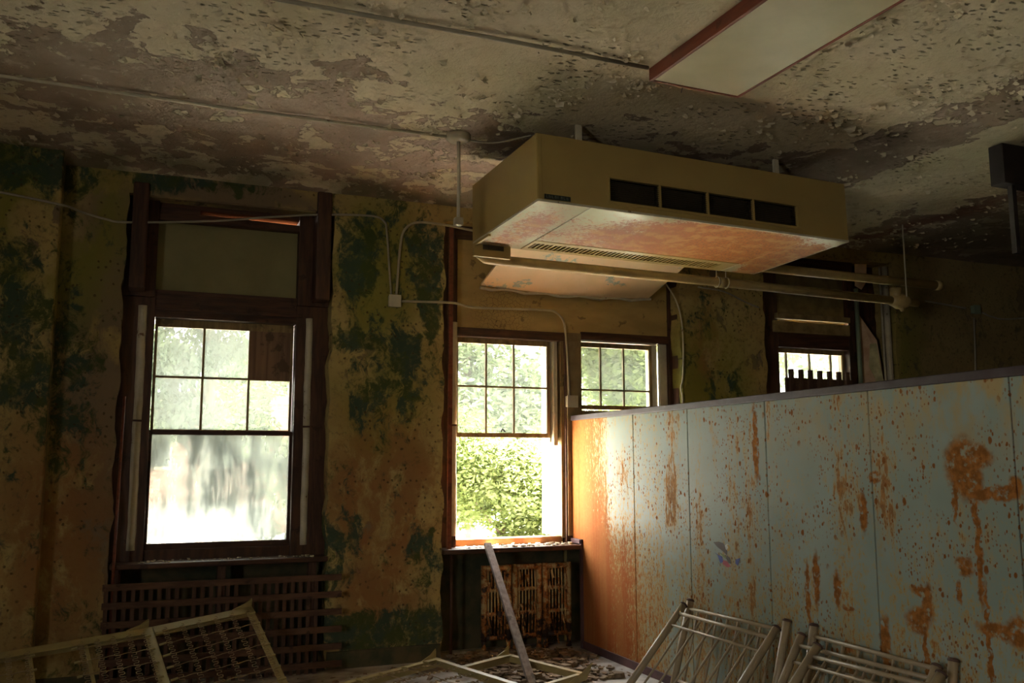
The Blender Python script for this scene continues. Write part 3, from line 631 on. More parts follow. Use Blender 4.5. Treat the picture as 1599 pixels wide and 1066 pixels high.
# ------------------------------------------------------------------ ceiling unit
UO = np.array([2.287, 5.268, 3.741]); yaw, rol, pit = .0457, -.0039, -.0349
ex = np.array([math.cos(yaw)*math.cos(rol), math.sin(yaw)*math.cos(rol), math.sin(rol)]); ey = np.array([-math.sin(yaw)*math.cos(pit), math.cos(yaw)*math.cos(pit), math.sin(pit)]); ez = np.cross(ex, ey)
UW, UD, UH = 2.646, 1.113, .460
unit = bpy.data.objects.new('ceiling_air_conditioner', None); C.objects.link(unit)
unit.matrix_world = Matrix([[ex[i], ey[i], ez[i], UO[i]] for i in range(3)]+[[0, 0, 0, 1]])
tag(unit, 'long tan ceiling-hung air conditioner with rusty underside in front of the middle windows', 'air conditioner')
def upart(mb, name, mat, bevel=0, parent=None, smooth=False):
    me = bpy.data.meshes.new(name); me.from_pydata(mb.v, [], mb.f); me.materials.append(M[mat]); me.update(); o = bpy.data.objects.new(name, me); C.objects.link(o); o.parent = parent or unit
    if smooth: me.shade_smooth()
    if bevel: b = o.modifiers.new('bevel', 'BEVEL'); b.width = bevel; b.segments = 2; b.limit_method = 'ANGLE'
    return o
gx0, gx1, gz0, gz1 = .545, 2.155, -.395, -.235
m = MB()   # housing: walls round the grille opening, then top and sides
m.box(0, gx0, 0, .02, -UH+.012, 0).box(gx1, UW, 0, .02, -UH+.012, 0).box(gx0, gx1, 0, .02, gz1, 0).box(gx0, gx1, 0, .02, -UH+.012, gz0)
m.box(.008, UW-.008, .02, UD, -.02, -.002).box(.0, .02, .02, UD, -UH+.012, -.004).box(UW-.02, UW, .02, UD, -UH+.012, -.004).box(.02, UW-.02, UD-.02, UD, -UH+.012, -.02)
upart(m, 'housing', 'unit')
upart(MB().box(.004, .035, -.004, .002, -UH+.012, -.0), 'corner_trim', 'unit', .002)
m = MB(); f = .02
m.box(gx0-f, gx1+f, -.006, .004, gz1, gz1+f).box(gx0-f, gx1+f, -.006, .004, gz0-f, gz0).box(gx0-f, gx0, -.006, .004, gz0, gz1).box(gx1, gx1+f, -.006, .004, gz0, gz1)
W4 = (gx1-gx0)/4
for i in (1, 2, 3): m.box(gx0+W4*i-.008, gx0+W4*i+.008, -.004, .02, gz0, gz1)
upart(m, 'grille_frame', 'unit', .002)
for i in range(4):
    m = MB(); a, b = gx0+W4*i+.008, gx0+W4*(i+1)-.008
    for j in range(11):
        z = gz0+.008+j*.0143; m.add([(a, .004, z), (b, .004, z), (b, .022, z+.010), (a, .022, z+.010), (a, .004, z+.003), (b, .004, z+.003), (b, .022, z+.013), (a, .022, z+.013)], [(0, 1, 2, 3), (4, 7, 6, 5), (0, 4, 5, 1), (2, 6, 7, 3), (0, 3, 7, 4), (1, 5, 6, 2)])
    m.box(a, b, .06, .065, gz0, gz1); upart(m, 'louvre_grille', 'unit_in')
# underside: two end panels, centre access panel, slotted grille
zb0, zb1 = -UH-.004, -UH+.014
sx0, sx1, sy0, sy1 = .43, 2.15, .92, 1.055
upart(MB().box(.004, .39, .006, UD, zb0, zb1), 'end_panel', 'under', .003); upart(MB().box(2.29, UW-.004, .006, UD, zb0, zb1), 'end_panel', 'under', .003)
upart(MB().box(.397, 2.283, .006, .845, zb0, zb1), 'access_panel', 'under', .003)
m = MB(); m.box(.397, 2.283, .855, sy0, zb0, zb1).box(.397, 2.283, sy1, UD, zb0, zb1).box(.397, sx0, sy0, sy1, zb0, zb1).box(sx1, 2.283, sy0, sy1, zb0, zb1)
upart(m, 'slot_frame', 'unit', .001)
m = MB(); n = 46
for i in range(n): x = sx0+(sx1-sx0)*(i+.5)/n; m.box(x-.0055, x+.0055, sy0, sy1, zb0+.001, zb0+.006)
upart(m, 'slotted_grille', 'unit')
upart(MB().box(.39, 2.29, .80, UD-.02, -UH+.08, -UH+.09), 'slot_shade_sheet', 'unit_in')  # dark sheet standing in for the shade inside the slots
m = MB(); m.box(.0, UW, -.006, .010, -UH-.004, -UH+.012).box(.0, .012, .010, UD, -UH-.004, -UH+.012).box(UW-.012, UW, .010, UD, -UH-.004, -UH+.012); upart(m, 'bottom_rim', 'white', .003)
npb = upart(MB().box(.05, .24, -.007, 0, -UH+.018, -UH+.050), 'name_plate', 'black')
m = MB(); x = .062
for ch, wd in enumerate((.012, .016, .016, .014, .018, .014, .016, .014)):   # worn raised lettering, no longer legible
    m.box(x, x+.003, -.009, -.006, -UH+.025, -UH+.043)
    if ch % 3 != 1: m.box(x, x+wd*.7, -.009, -.006, -UH+.025+(.015 if ch % 2 else 0), -UH+.028+(.015 if ch % 2 else 0))
    if ch % 2: m.box(x+wd*.6, x+wd*.6+.003, -.009, -.006, -UH+.025, -UH+.040)
    x += wd+.006
upart(m, 'lettering', 'letter', parent=npb)
for x in (.37, 2.07):
    for y in (.09, 1.0): upart(MB().box(x-.022, x+.022, y, y+.02, 0, .15), 'hanger_bracket', 'white')
m = MB(); m.box(.0, .30, UD-.03, UD, -UH-.10, -UH-.0).box(.0, .02, UD-.30, UD-.03, -UH-.02, -UH); upart(m, 'rear_plate', 'unit', .002)
upart(MB().box(.07, .24, UD-.036, UD-.028, -UH-.045, -UH-.008), 'pipe_slot', 'unit_in')

# ------------------------------------------------------------------ pipes below the unit
def ptube(pts, r, name, mat, parent=None, n=12):
    m = MB(); m.tube(pts, r, n); return m.build(name, M[mat], parent, smooth=True)
pa, pb, pc = at(764, 405, 2, 3.16), at(1100, 438, 2, 3.165), at(1432, 473, 2, 3.14)
pa[1] = max(pa[1], 6.47)
zz = [pa+np.array([-.09, 0, .22]), pa+np.array([-.088, 0, .08]), pa+np.array([-.07, 0, .03]), pa+np.array([-.03, 0, .003]), pa+np.array([.03, 0, 0])]
p1 = ptube(zz+[pb, pc], .040, 'heating_pipe', 'pipe', n=16); tag(p1, 'thick cream pipe with elbow running under the air conditioner to the valve', 'pipe')
d = (pc-pb)/np.linalg.norm(pc-pb); jn = pb+d*.18
ptube([jn-d*.03, jn+d*.03], .047, 'pipe_coupling', 'pipe', p1, 16)
m = MB()
for q in (-.05, .05):
    c = jn+d*q; m.tube([c+np.array([0, 0, .16])]+[c+np.array([0, math.sin(a)*.047, math.cos(a)*.047]) for a in np.linspace(.1, 6.0, 12)], .005, 6)
m.build('pipe_strap', M['white'], p1, smooth=True)
qa, qb = at(1195, 418, 2, 3.36), at(1468, 446, 2, 3.33)
p2 = ptube([qa+(qa-qb)*.35, qb], .042, 'heating_pipe', 'pipe', n=16); tag(p2, 'upper cream pipe ending in the open near the far wall', 'pipe')
ptube([qb-(qb-qa)*.03, qb+(qb-qa)*.0], .050, 'end_cap', 'pipe', p2, 16)
vc = pc-d*.22
vv = p1
ptube([vc-d*.12, vc-d*.07, vc-d*.03, vc+d*.03, vc+d*.07, vc+d*.10], [.05, .062, .078, .078, .062, .05], 'valve_body', 'pipe', vv, 16)
ptube([vc, vc+np.array([0, -.02, -.10])], [.03, .018], 'drain_plug', 'pipe', vv)
ptube([vc+d*-.06, vc+d*-.05+np.array([0, 0, .12])], [.05, .058], 'valve_bonnet', 'pipe', vv)
ptube([vc+d*.02+np.array([0, -.065, .03]), vc+d*.02+np.array([0, -.065, CZ-vc[2]])], .007, 'hanger_rod', 'white', vv, 8)

# ------------------------------------------------------------------ conduits, boxes, lamps
def wp(px, py, y=YF-.018): return at(px, py, 1, y)
def cp(px, py, z=CZ-.022): return at(px, py, 2, z)
tag(ptube([cp(-60, 110), cp(0, 118), cp(350, 168), cp(703, 214)], .011, 'conduit', 'white', n=8), 'cream conduit across the ceiling to the round junction box', 'conduit')
tag(ptube([cp(380, -12), cp(440, 0), cp(800, 65), cp(1012, 106)], .012, 'conduit', 'cond_g', n=8), 'grey conduit across the ceiling to the light fixture', 'conduit')
jc = cp(716, 214, CZ-.02)
cj = tag(empty('ceiling_junction_box', tuple(jc)), 'round cream junction box on the ceiling with a drop rod', 'junction box')
ptube([jc+np.array([0, 0, .03]), jc+np.array([0, 0, -.02]), jc+np.array([0, 0, -.035])], [.085, .085, .06], 'box_body', 'conduit', cj, 20)
rb = at(716, 340, 1, jc[1]); rb[0] = jc[0]
ptube([jc, (jc[0]+.004, jc[1], (jc[2]+rb[2])/2), (jc[0]+.002, jc[1], rb[2])], .012, 'drop_rod', 'white', cj, 10)
m = MB(); m.box(jc[0]-.028, jc[0]+.032, jc[1]-.03, jc[1]+.03, rb[2]-.055, rb[2]); m.build('socket_box', M['conduit'], cj, bevel=.008)
tag(ptube(smooth_path([jc+np.array([.03, 0, -.01]), jc+np.array([.25, -.03, -.02]), jc+np.array([.45, -.25, -.012])]), .007, 'cable', 'cond_g', n=6), 'thin grey cable on the ceiling from the round box towards the air conditioner', 'cable')
lw = [wp(-60, 292, 7.21), wp(0, 300, 7.21), wp(60, 312, 7.21), wp(105, 322, 7.215), wp(125, 330, YF-.03), wp(165, 342), wp(200, 347), wp(330, 345), wp(420, 339), wp(500, 335), wp(580, 337), wp(600, 346), wp(604, 362), wp(608, 420), wp(611, 462)]
tag(ptube(smooth_path(lw, 4), .009, 'conduit', 'cond_g', n=8), 'thin grey conduit sagging across the top of the left window to the square box', 'conduit')
tag(ptube(smooth_path([wp(619, 462), wp(622, 420), wp(625, 385), wp(630, 362), wp(642, 350), wp(660, 347), wp(700, 352), wp(745, 361), wp(790, 366, 7.43)], 4), .011, 'conduit', 'conduit', n=8), 'cream conduit bending up and right from the square wall box', 'conduit')
tag(ptube(smooth_path([wp(624, 470), wp(660, 471), wp(698, 472), wp(715, 474, YF+.05), wp(732, 479, YW-.11), wp(760, 481, YW-.07), wp(850, 484, YW-.07), wp(868, 488, YW-.075), wp(879, 500, YW-.085), wp(883, 520, YW-.09), wp(886, 560, YW-.085), wp(889, 618, YW-.085)], 4), .011, 'conduit', 'conduit', n=8), 'cream conduit running over the middle window down to the switch box', 'conduit')
def wbox(name, px, py, s, y, lb, mat='conduit', cover=True, w=None):
    c = at(px, py, 1, y); w = w or s; m = MB(); m.box(c[0]-w/2, c[0]+w/2, y-.05, y, c[2]-s/2, c[2]+s/2)
    o = m.build(name, M[mat], bevel=.005); tag(o, lb, 'junction box')
    if cover: MB().box(c[0]-w/2-.004, c[0]+w/2+.004, y-.055, y-.048, c[2]-s/2-.004, c[2]+s/2+.004).build('cover_plate', M[mat], o)
    return o
wbox('junction_box', 614.5, 471, .095, YF, 'square cream junction box on the green wall between the windows', 'white')
wbox('switch_box', 890.5, 627, .10, YW-.075, 'small cream switch box on the post between the middle windows', 'white')
wbox('junction_box', 1520, 484, .09, YF, 'blue-green junction box on the dim far wall', 'pipeb')
tag(ptube(smooth_path([wp(1445, 470, 7.38), wp(1480, 476), wp(1508, 481)]), .010, 'conduit', 'cond_g', n=8), 'dark conduit from the valve to the far wall box', 'conduit')
tag(ptube(smooth_path([wp(1534, 488), wp(1550, 495), wp(1575, 498), wp(1660, 492)]), .010, 'conduit', 'cond_g', n=8), 'dark conduit running right from the far wall box', 'conduit')
tag(ptube([wp(1521, 496), wp(1523, 560), wp(1525, 760)], .010, 'conduit', 'cond_g', n=8), 'conduit dropping down from the far wall box', 'conduit')
tag(ptube(smooth_path([at(1038, 440, 1, 7.40), at(1055, 468, 1, 7.40), at(1064, 500, 1, 7.40), at(1067, 545, 1, 7.40), at(1066, 590, 1, 7.40), at(1063, 605, 1, 7.40), at(1066, 625, 1, 7.40), at(1066, 680, 1, 7.40)], 4), .007, 'cable', 'white', n=6), 'loose cream cable hanging beside the right-hand middle window', 'cable')
tag(ptube(smooth_path([at(1090, 448, 1, 7.42), at(1130, 455, 1, 7.42), at(1165, 472, 1, 7.42), at(1185, 480, 1, 7.42)], 4), .008, 'cable', 'cond_g', n=6), 'dark cable slung on the wall between the middle and far windows', 'cable')

# light fixture
FH = .078; FA = np.array([2.645, 4.43, CZ]); fy = R(1.7); fx = np.array([math.cos(fy), math.sin(fy), 0]); fyv = np.array([math.sin(fy), -math.cos(fy), 0]); fz = np.array([0, 0, 1.0])
fix = tag(empty('ceiling_light', tuple(FA)), 'long ceiling light with yellowed panel and red-brown wood frame', 'ceiling light')
fw, fl_ = .635, 2.45
def fbox(mb, x0, x1, y0, y1, z0, z1): return mb.obox(FA+fx*x0+fyv*y0+fz*z0, fx*(x1-x0), fyv*(y1-y0), fz*(z1-z0))
m = MB(); fbox(m, 0, .022, 0, fl_, -FH, -.0); fbox(m, fw-.018, fw, 0, fl_, -FH, 0); fbox(m, .022, fw-.018, 0, .018, -FH, 0); fbox(m, .022, fw-.018, fl_-.018, fl_, -FH, 0)
m.build('wood_frame', M['fixw'], fix, bevel=.003)
m = MB(); fbox(m, .024, fw-.020, .020, fl_-.02, -FH+.004, -FH+.012); m.build('diffuser', M['lens'], fix)
m = MB(); w_ = [FA+fx*.27+fyv*-.01+fz*-.02, FA+fx*.30+fyv*-.10+fz*-.03, FA+fx*.36+fyv*-.2+fz*-.01]; m.tube(smooth_path(w_), .003, 5).build('loose_wire', M['black'], fix)
# dark hanging box at the right edge
c0 = at(1563, 222, 2, 3.885); hy = c0[1]; c1 = at(1567, 284, 1, hy)
M['boxm'] = simple('near_black_paint', (.022, .014, .012), None, .6)
hb = tag(empty('hanging_box', (c0[0]+.17, hy, CZ)), 'dark metal box hanging from the ceiling at the right edge', 'box')
MB().box(c0[0]+.01, c0[0]+.36, hy, hy+.12, c1[2], c0[2]).build('box_body', M['boxm'], hb, bevel=.006)
MB().box(c0[0]+.115, c0[0]+.155, hy+.03, hy+.07, c1[2]-.5, c1[2]).build('support_post', M['boxm'], hb)

# ------------------------------------------------------------------ partition
pt = tag(empty('partition_screen', (PX, 4, 0)), 'pale green steel partition eaten by orange rust, standing on the right', 'partition')
seams = [7.43, 6.47, 5.675, 4.78, 3.885, 3.005, 2.12, 1.2]
for i in range(len(seams)-1):
    a, b = seams[i+1], seams[i]; m = MB()
    if i == 0: m.prism([(PX, a+.004, .06), (PX, 7.43, .06), (PX, 7.43, .89), (PX, YW-.075, .89), (PX, YW-.075, 1.985), (PX, a+.004, 1.985)], (.03, 0, 0))
    else: m.box(PX, PX+.03, a+.004, b-.004, .06, 1.985)
    m.build('steel_panel', M['part'], pt, bevel=.003)
    if i > 0:
        MB().box(PX+.008, PX+.026, b-.0035, b+.0035, .07, 1.98).build('panel_seam', M['cap'], pt)
m = MB(); m.box(PX-.012, PX+.045, 1.2, YW-.075, 1.985, 2.03); m.build('top_rail', M['trim'], pt, bevel=.004)
m = MB(); m.box(PX-.012, PX+.045, 1.2, 7.43, 0, .065); m.build('kick_strip', M['base'], pt, bevel=.004)
m = MB(); m.box(PX-.02, PX+.04, 7.40, 7.435, .0, .93).box(PX-.02, PX+.04, 7.40, YW-.07, .89, .93); m.build('end_post', M['base'], pt, bevel=.003)
# eagle decal
dc = at(1134, 866, 0, PX)
ea = tag(empty('eagle_decal', (PX-.001, dc[1], dc[2])), 'small worn eagle emblem with blue shields stuck on the green partition', 'decal')
def dpoly(name, pts, mat, x=.0012):
    q = [at(1080+a/13.325, 820+b/13.325, 0, PX-x) for a, b in pts]; MB().prism(q, (-.0005, 0, 0)).build(name, M[mat], ea)
dpoly('wing', [(455, 350), (560, 340), (660, 370), (690, 430), (740, 540), (735, 620), (640, 530), (540, 450)], 'brown')
dpoly('head', [(690, 420), (740, 380), (790, 420), (745, 520), (700, 495)], 'ewhite'); dpoly('neck', [(735, 400), (780, 410), (805, 500), (770, 545), (730, 520), (760, 460)], 'gold', .0016)
dpoly('branch', [(580, 560), (620, 580), (740, 670), (720, 700), (650, 650)], 'olive'); dpoly('tail', [(730, 620), (800, 680), (825, 800), (770, 780), (720, 690)], 'brown', .0014)
dpoly('shield', [(480, 560), (560, 620), (635, 650), (655, 760), (600, 790), (565, 700), (540, 620)], 'blue'); dpoly('shield', [(915, 710), (1010, 680), (990, 750), (960, 840), (910, 790)], 'blue')
dpoly('ribbon', [(660, 720), (740, 750), (815, 860), (740, 870), (640, 800)], 'red')

# slatted rack behind the partition at the far window
rk = tag(empty('slatted_rack', (6.6, 7.28, 0)), 'brown wooden rack with upright pegs before the far window', 'rack')
for i, px in enumerate((1235.6, 1250.8, 1265.6, 1280.5, 1295.6, 1310, 1323)):
    a = at(px, 576+i*.9, 1, 7.26); MB().box(a[0]-.022, a[0]+.022, 7.25, 7.28, 0, a[2]).build('slat', M['lathv'], rk)
a = at(1232, 597, 1, 7.28); b = at(1330, 601, 1, 7.28)
for k in range(8): MB().bar((a[0]-.03, 7.295, a[2]-.03-k*.32), (b[0]+.02, 7.295, b[2]-.03-k*.32), .022, .07 if k else .16).build('cross_rail', M['lath'], rk)

# wooden lattice under window 1
lt = tag(empty('wooden_lattice', (.6, 7.33, 0)), 'dark brown wooden lattice panel standing under the dusty left window', 'lattice')
for py in (899.5, 926, 953, 980, 1007, 1034):
    a = at(533, py, 1, 7.33); MB().box(-.225, a[0], 7.315, 7.335, a[2]-.026, a[2]+.020).build('slat', M['lath'], lt)
a = at(533, 1061, 1, 7.33)[2]
zt = at(533, 897, 1, 7.33)[2]
for i in range(26):
    x = -.20+i*.060
    if i in (9, 16): continue
    MB().box(x-.014, x+.014, 7.337, 7.352, 0, zt-.01-random.uniform(0, .02)).build('upright', M['lathv'], lt)

# ------------------------------------------------------------------ radiator
rd = tag(empty('radiator', (3.15, 7.58, 0)), 'flaking orange-cream cast iron radiator under the open middle window', 'radiator')
xa = at(752, 930, 1, 7.56)[0]; xb = PX-.03; ww = (xb-xa)/3
for s_ in range(3):
    m = MB(); x0 = xa+ww*s_; x1 = x0+ww-.012; y = 7.54
    for z0, z1 in ((.68, .72), (.50, .525), (.30, .325), (.10, .135)): m.tube([(x0+.01, y+.03, (z0+z1)/2), (x1-.01, y+.03, (z0+z1)/2)], (z1-z0)/2+.004, 8)
    for x in (x0+.025, x1-.025): m.tube([(x, y+.03, .09), (x, y+.028, .4), (x, y+.03, .725)], .026, 10)
    for i in range(6):
        x = x0+.062+(x1-x0-.124)*i/5; m.tube([(x, y+.03, .11), (x, y+.02, .3), (x, y+.02, .5), (x, y+.03, .71)], [.0068, .0075, .0075, .0068], 7)
    m.build('radiator_section', M['rad'], rd, smooth=True)
    for x in (x0+.025, x1-.025): MB().tube([(x, y+.03, 0), (x, y+.03, .06), (x, y+.03, .1)], [.028, .018, .026], 8).build('foot', M['rad'], rd, smooth=True)
    m = MB()                                              # curls of enamel coming off the columns
    for _ in range(13):
        px_ = random.uniform(x0+.02, x1-.02); pz = random.uniform(.14, .68); L = random.uniform(.03, .11); q = random.uniform(.004, .010); k = len(m.v)
        for j in range(4):
            t_ = j/3; m.v += [(px_-q, y+.004-.035*t_*t_, pz-L*t_), (px_+q, y+.002-.035*t_*t_, pz-L*t_)]
        for j in range(3): m.f.append((k+2*j, k+2*j+1, k+2*j+3, k+2*j+2))
    tag(m.build('enamel_curls', M['rad'], rd), kind='stuff')

# plank on the sill
a = np.array([2.735, YF-.085, .905]); b = at(831, 1068, 2, .015); dd = (b-a)/np.linalg.norm(b-a)
m = MB(); m.bar(a-dd*.03, b, .062, .028, up=(0, -.6, .8)); tag(m.build('plank', M['plank'], bevel=.003), 'weathered grey plank leaning from the window ledge to the floor', 'plank')

# ------------------------------------------------------------------ bed spring frames
def rail(mb, a, b, w=.045, nrm=(0, 0, 1)):
    """Steel angle: one flange upright, one flat."""
    a, b, n_ = np.array(a, float), np.array(b, float), np.array(nrm, float); d = (b-a)/np.linalg.norm(b-a); s_ = np.cross(d, n_); s_ /= np.linalg.norm(s_)
    mb.obox(a, b-a, s_*.005, -n_*w); mb.obox(a, b-a, s_*w*.8, -n_*.005)
def gusset(parent, p, along, n_, size=.085):
    along = along/np.linalg.norm(along); t_ = np.cross(along, n_)
    MB().prism([p-n_*.045, p+n_*size*.75+along*.005, p+n_*size*.55-along*.0-along*-.0, p-along*-size*1.6, p-along*-size*1.6-n_*.03], t_*.006).build('corner_gusset', M['bed'], parent)
def springs(parent, P, U, V, nu, nv, wav=.018, r=.0028):
    """nu sinuous wires running along V inside the parallelogram P, P+U, P+V, with cross links and small end coils."""
    U, V = np.array(U, float), np.array(V, float); n_ = np.cross(U, V); n_ /= np.linalg.norm(n_); u1 = U/np.linalg.norm(U)
    for i in range(nu):
        c = P+U*((i+.6)/nu); m = MB(); N = int(np.linalg.norm(V)/.0065); pts = []
        for k in range(N+1):
            t_ = k/N; ph = t_*np.linalg.norm(V)/.045*2*math.pi
            pts.append(c+V*t_+u1*wav*math.sin(ph)*1.0+V/np.linalg.norm(V)*(-.006*math.sin(2*ph))-n_*.02*math.sin(math.pi*t_))
        m.tube(pts, r, 4, False); m.build('sinuous_spring', M['spring'], parent)
    for j in range(nv):
        t_ = (j+.5)/nv; m = MB(); pts = [P+V*t_+U*s_-n_*(.02*math.sin(math.pi*t_)+.004*math.sin(s_*nu*6.28)) for s_ in np.linspace(.06, .94, nu*4)]
        m.tube(pts, r*.9, 4, False); m.build('cross_link', M['spring'], parent)
        for s_ in (0.005, .93): m = MB(); m.tube([P+V*t_+U*s_-n_*.01, P+V*t_+U*(s_+.065)-n_*.015], .008, 6); m.build('end_coil', M['bed'], parent)
# two hinged sections, lower left
P1 = at(393, 946, 2, .55); J = at(238, 978, 2, .475); L0 = at(-70, 1030, 2, .35); N1 = at(450, 1066, 2, .15)
vdir = N1-P1; V1 = vdir*1.06
b1 = tag(empty('bed_spring_frame', tuple(P1+V1)), 'long cream bed frame of two spring sections, tilted up before the wooden lattice', 'bed frame', 'loose bed spring frames')
nn = np.cross(V1, J-P1); nn /= np.linalg.norm(nn); nn = nn if nn[2] > 0 else -nn
m = MB(); rail(m, J, P1, .085, nn); m.build('side_rail', M['bed'], b1); m = MB(); rail(m, P1, P1+V1, .07, nn); m.build('end_rail', M['bed'], b1)
m = MB(); rail(m, J, J+V1, .07, nn); m.build('end_rail', M['bed'], b1); m = MB(); rail(m, J+V1, P1+V1, .05, nn); m.build('side_rail', M['bed'], b1)
gusset(b1, P1, J-P1, nn, .09); springs(b1, J+(V1)*.04, (P1-J), V1*.93, 6, 7)
J2 = J+(L0-J)*.02
b2 = b1
V2 = V1*1.0
m = MB(); rail(m, L0, J2, .085, nn); m.build('side_rail', M['bed'], b2)
for px, py in ((127, 1000), (40, 1014)):
    t_ = (238-px)/(238+70.); q = J+(L0-J)*t_; m = MB(); m.bar(q-nn*.02, q+V2-nn*.02, .022, .012, nn); m.build('cross_bar', M['bed'], b2)
m = MB(); rail(m, J2, J2+V2, .05, nn); m.build('end_rail', M['bed'], b2)
gusset(b2, J2, L0-J, nn, .09)
springs(b2, J2+(L0-J)*.42+V2*.04, (J-L0)*.42, V2*.93, 5, 6)
springs(b2, L0+V2*.04, (J-L0)*.38, V2*.93, 4, 6)
# flat frames under the middle window
A = at(681, 1026, 2, .17); A1 = at(470, 1082, 2, .12); A2 = at(860, 1082, 2, .12); up = np.array([0, 0, 1.0])
b3 = tag(empty('bed_spring_frame', tuple(A-up*.17)), 'cream bed spring frame lying low on the floor left of the plank', 'bed frame', 'loose bed spring frames')
m = MB(); rail(m, A1, A, .07); m.build('side_rail', M['bed'], b3); m = MB(); rail(m, A, A2, .06); m.build('end_rail', M['bed'], b3); gusset(b3, A, A1-A, up, .085)
springs(b3, A+(A1-A)*.05+(A2-A)*.03, (A2-A)*.9, (A1-A)*.85, 6, 5)
m = MB(); rail(m, A1, A1+(A2-A), .045); m.build('side_rail', M['bed'], b3); m = MB(); rail(m, A2, A2+(A1-A), .045); m.build('end_rail', M['bed'], b3)
B = at(795, 1020, 2, .15); Cc = at(915, 1050, 2, .11); B1 = at(716, 1040, 2, .14); C1 = Cc+(B1-B)
b4 = tag(empty('bed_spring_frame', tuple(B-up*.15)), 'second cream bed frame on the rubble between the plank and partition', 'bed frame', 'loose bed spring frames')
m = MB(); rail(m, B1, B, .065); m.build('side_rail', M['bed'], b4); m = MB(); rail(m, B, Cc, .06); m.build('end_rail', M['bed'], b4); gusset(b4, B, B1-B, up, .085)
m = MB(); rail(m, Cc, C1, .05); m.build('side_rail', M['bed'], b4); m = MB(); rail(m, B1, C1, .04); m.build('end_rail', M['bed'], b4)
ed = (C1-Cc)/np.linalg.norm(C1-Cc); MB().prism([Cc-up*.05, Cc+up*.055-ed*.07, Cc+up*.05-ed*.045, Cc+up*.01+ed*.05, Cc-up*.045+ed*.25, Cc-up*.06+ed*.2], (.006, 0, 0)).build('corner_gusset', M['bed'], b4)
for i in range(4): q = B+(Cc-B)*(.2+.2*i); MB().tube([q+up*-.01, q+(B1-B)*.06-up*.012], .008, 6).build('end_coil', M['bed'], b4)

# ------------------------------------------------------------------ bed ends leaning on the partition
def bed_end(tl, tr_, foot_x, nsp, label, rail2=.16, railbot=.80, hook=False, r=.024, rsp=.0075):
    tl, tr_ = np.array(tl, float), np.array(tr_, float)
    dl = np.array([foot_x-tl[0], 0, -tl[2]]); Lh = np.linalg.norm(dl); dn = dl/Lh; dr = np.array([foot_x-tr_[0], 0, -tr_[2]]); drn = dr/np.linalg.norm(dr); Lr = np.linalg.norm(dr)
    o = tag(empty('bed_end', (foot_x, (tl[1]+tr_[1])/2, 0)), label, 'bed end', 'metal bed ends leaning on the partition')
    for p, q, L in ((tl, dn, Lh), (tr_, drn, Lr)):
        m = MB(); m.tube([p, p+q*L*.5, p+q*(L-.01)], r, 12); po = m.build('post', M['crib'], o, smooth=True)
        m = MB(); m.tube([p-q*.012, p-q*.004, p+q*.004], [r*.7, r*1.18, r*1.18], 12); m.build('post_cap', M['cap'], po, smooth=True)
    def lvl(s_): return tl+dn*Lh*s_, tr_+drn*Lr*s_
    for s_, rr in ((.085, .012), (rail2, .009), (railbot, .011)):
        a, b = lvl(s_); m = MB(); m.tube([a, (a+b)/2, b], rr, 10); m.build('cross_rail', M['crib'], o, smooth=True)
    a0, b0 = lvl(.085); a1, b1_ = lvl(railbot)
    for i in range(nsp):
        t_ = (i+1)/(nsp+1); m = MB(); m.tube([a0+(b0-a0)*t_, a1+(b1_-a1)*t_], rsp, 8); m.build('spindle', M['crib'], o, smooth=True)
    if hook:
        for s_ in (.28, .38): 
            p = tl+dn*Lh*s_; m = MB(); m.prism([p+np.array([.0, .02, .03]), p+np.array([0, .055, .015]), p+np.array([0, .045, -.01]), p+np.array([0, .06, -.03]), p+np.array([0, .02, -.035])], (.006, 0, 0)); m.build('rail_hook', M['crib'], o)
    return o
bed_end(at(1078, 937, 0, 3.60), at(1229, 969, 0, 3.60), 3.42, 8, 'nearly upright beige bed end behind the leftmost leaning one')
bed_end(at(1068, 944, 0, 3.52), at(1213, 980, 0, 3.52), 2.96, 6, 'steeply slanted beige metal bed end, leftmost against the partition', .20, hook=True)
bed_end(at(1271, 976, 0, 3.60), at(1489, 1031, 0, 3.60), 3.46, 7, 'nearly upright bed end furthest right, brown-capped posts close to the partition', .30)
bed_end(at(1252, 991, 0, 3.54), at(1463, 1040, 0, 3.54), 3.16, 6, 'slanted beige bed end in the middle of the right-hand stack', .22)
bed_end(at(1277, 1008, 0, 3.48), at(1470, 1052, 0, 3.48), 2.92, 6, 'beige bed end with thick top rail, nearest the room in the right-hand stack', .16, r=.025)

# ------------------------------------------------------------------ litter
def rubble(name, n, fx_, fy_, size, label, cat='rubble', mat='rub', hz=0.0):
    m = MB()
    for _ in range(n):
        x, y = fx_(), fy_(); s_ = random.choice(size)*random.uniform(.6, 1.3); z = hz if not callable(hz) else hz(x, y)
        k = random.randint(4, 6); a0 = random.uniform(0, 6.3); pts = [(x+s_*random.uniform(.6, 1)*math.cos(a0+6.283*i/k), y+s_*random.uniform(.6, 1)*math.sin(a0+6.283*i/k), z+random.uniform(0, .25)*s_) for i in range(k)]
        m.prism(pts, (random.uniform(-.3, .3)*s_, random.uniform(-.3, .3)*s_, s_*random.uniform(.15, .7)))
    return tag(m.build(name, M[mat]), label, cat, kind='stuff')
rubble('floor_rubble', 1500, lambda: min(3.55, max(2.45, random.gauss(2.9, .28))), lambda: random.uniform(6.3, 7.55), (.01, .015, .02, .03, .045), 'heap of plaster rubble on the floor below the open window')
rubble('floor_rubble', 700, lambda: random.uniform(-3, 2.6), lambda: random.uniform(4.5, 7.25), (.01, .015, .025), 'plaster crumbs scattered over the floor of the room')
rubble('ledge_litter', 130, lambda: random.uniform(2.56, 3.58), lambda: random.uniform(7.42, 7.66), (.006, .01, .016, .022), 'white paint chips strewn on the ledge of the open window', 'paint chips', 'flake', .886)
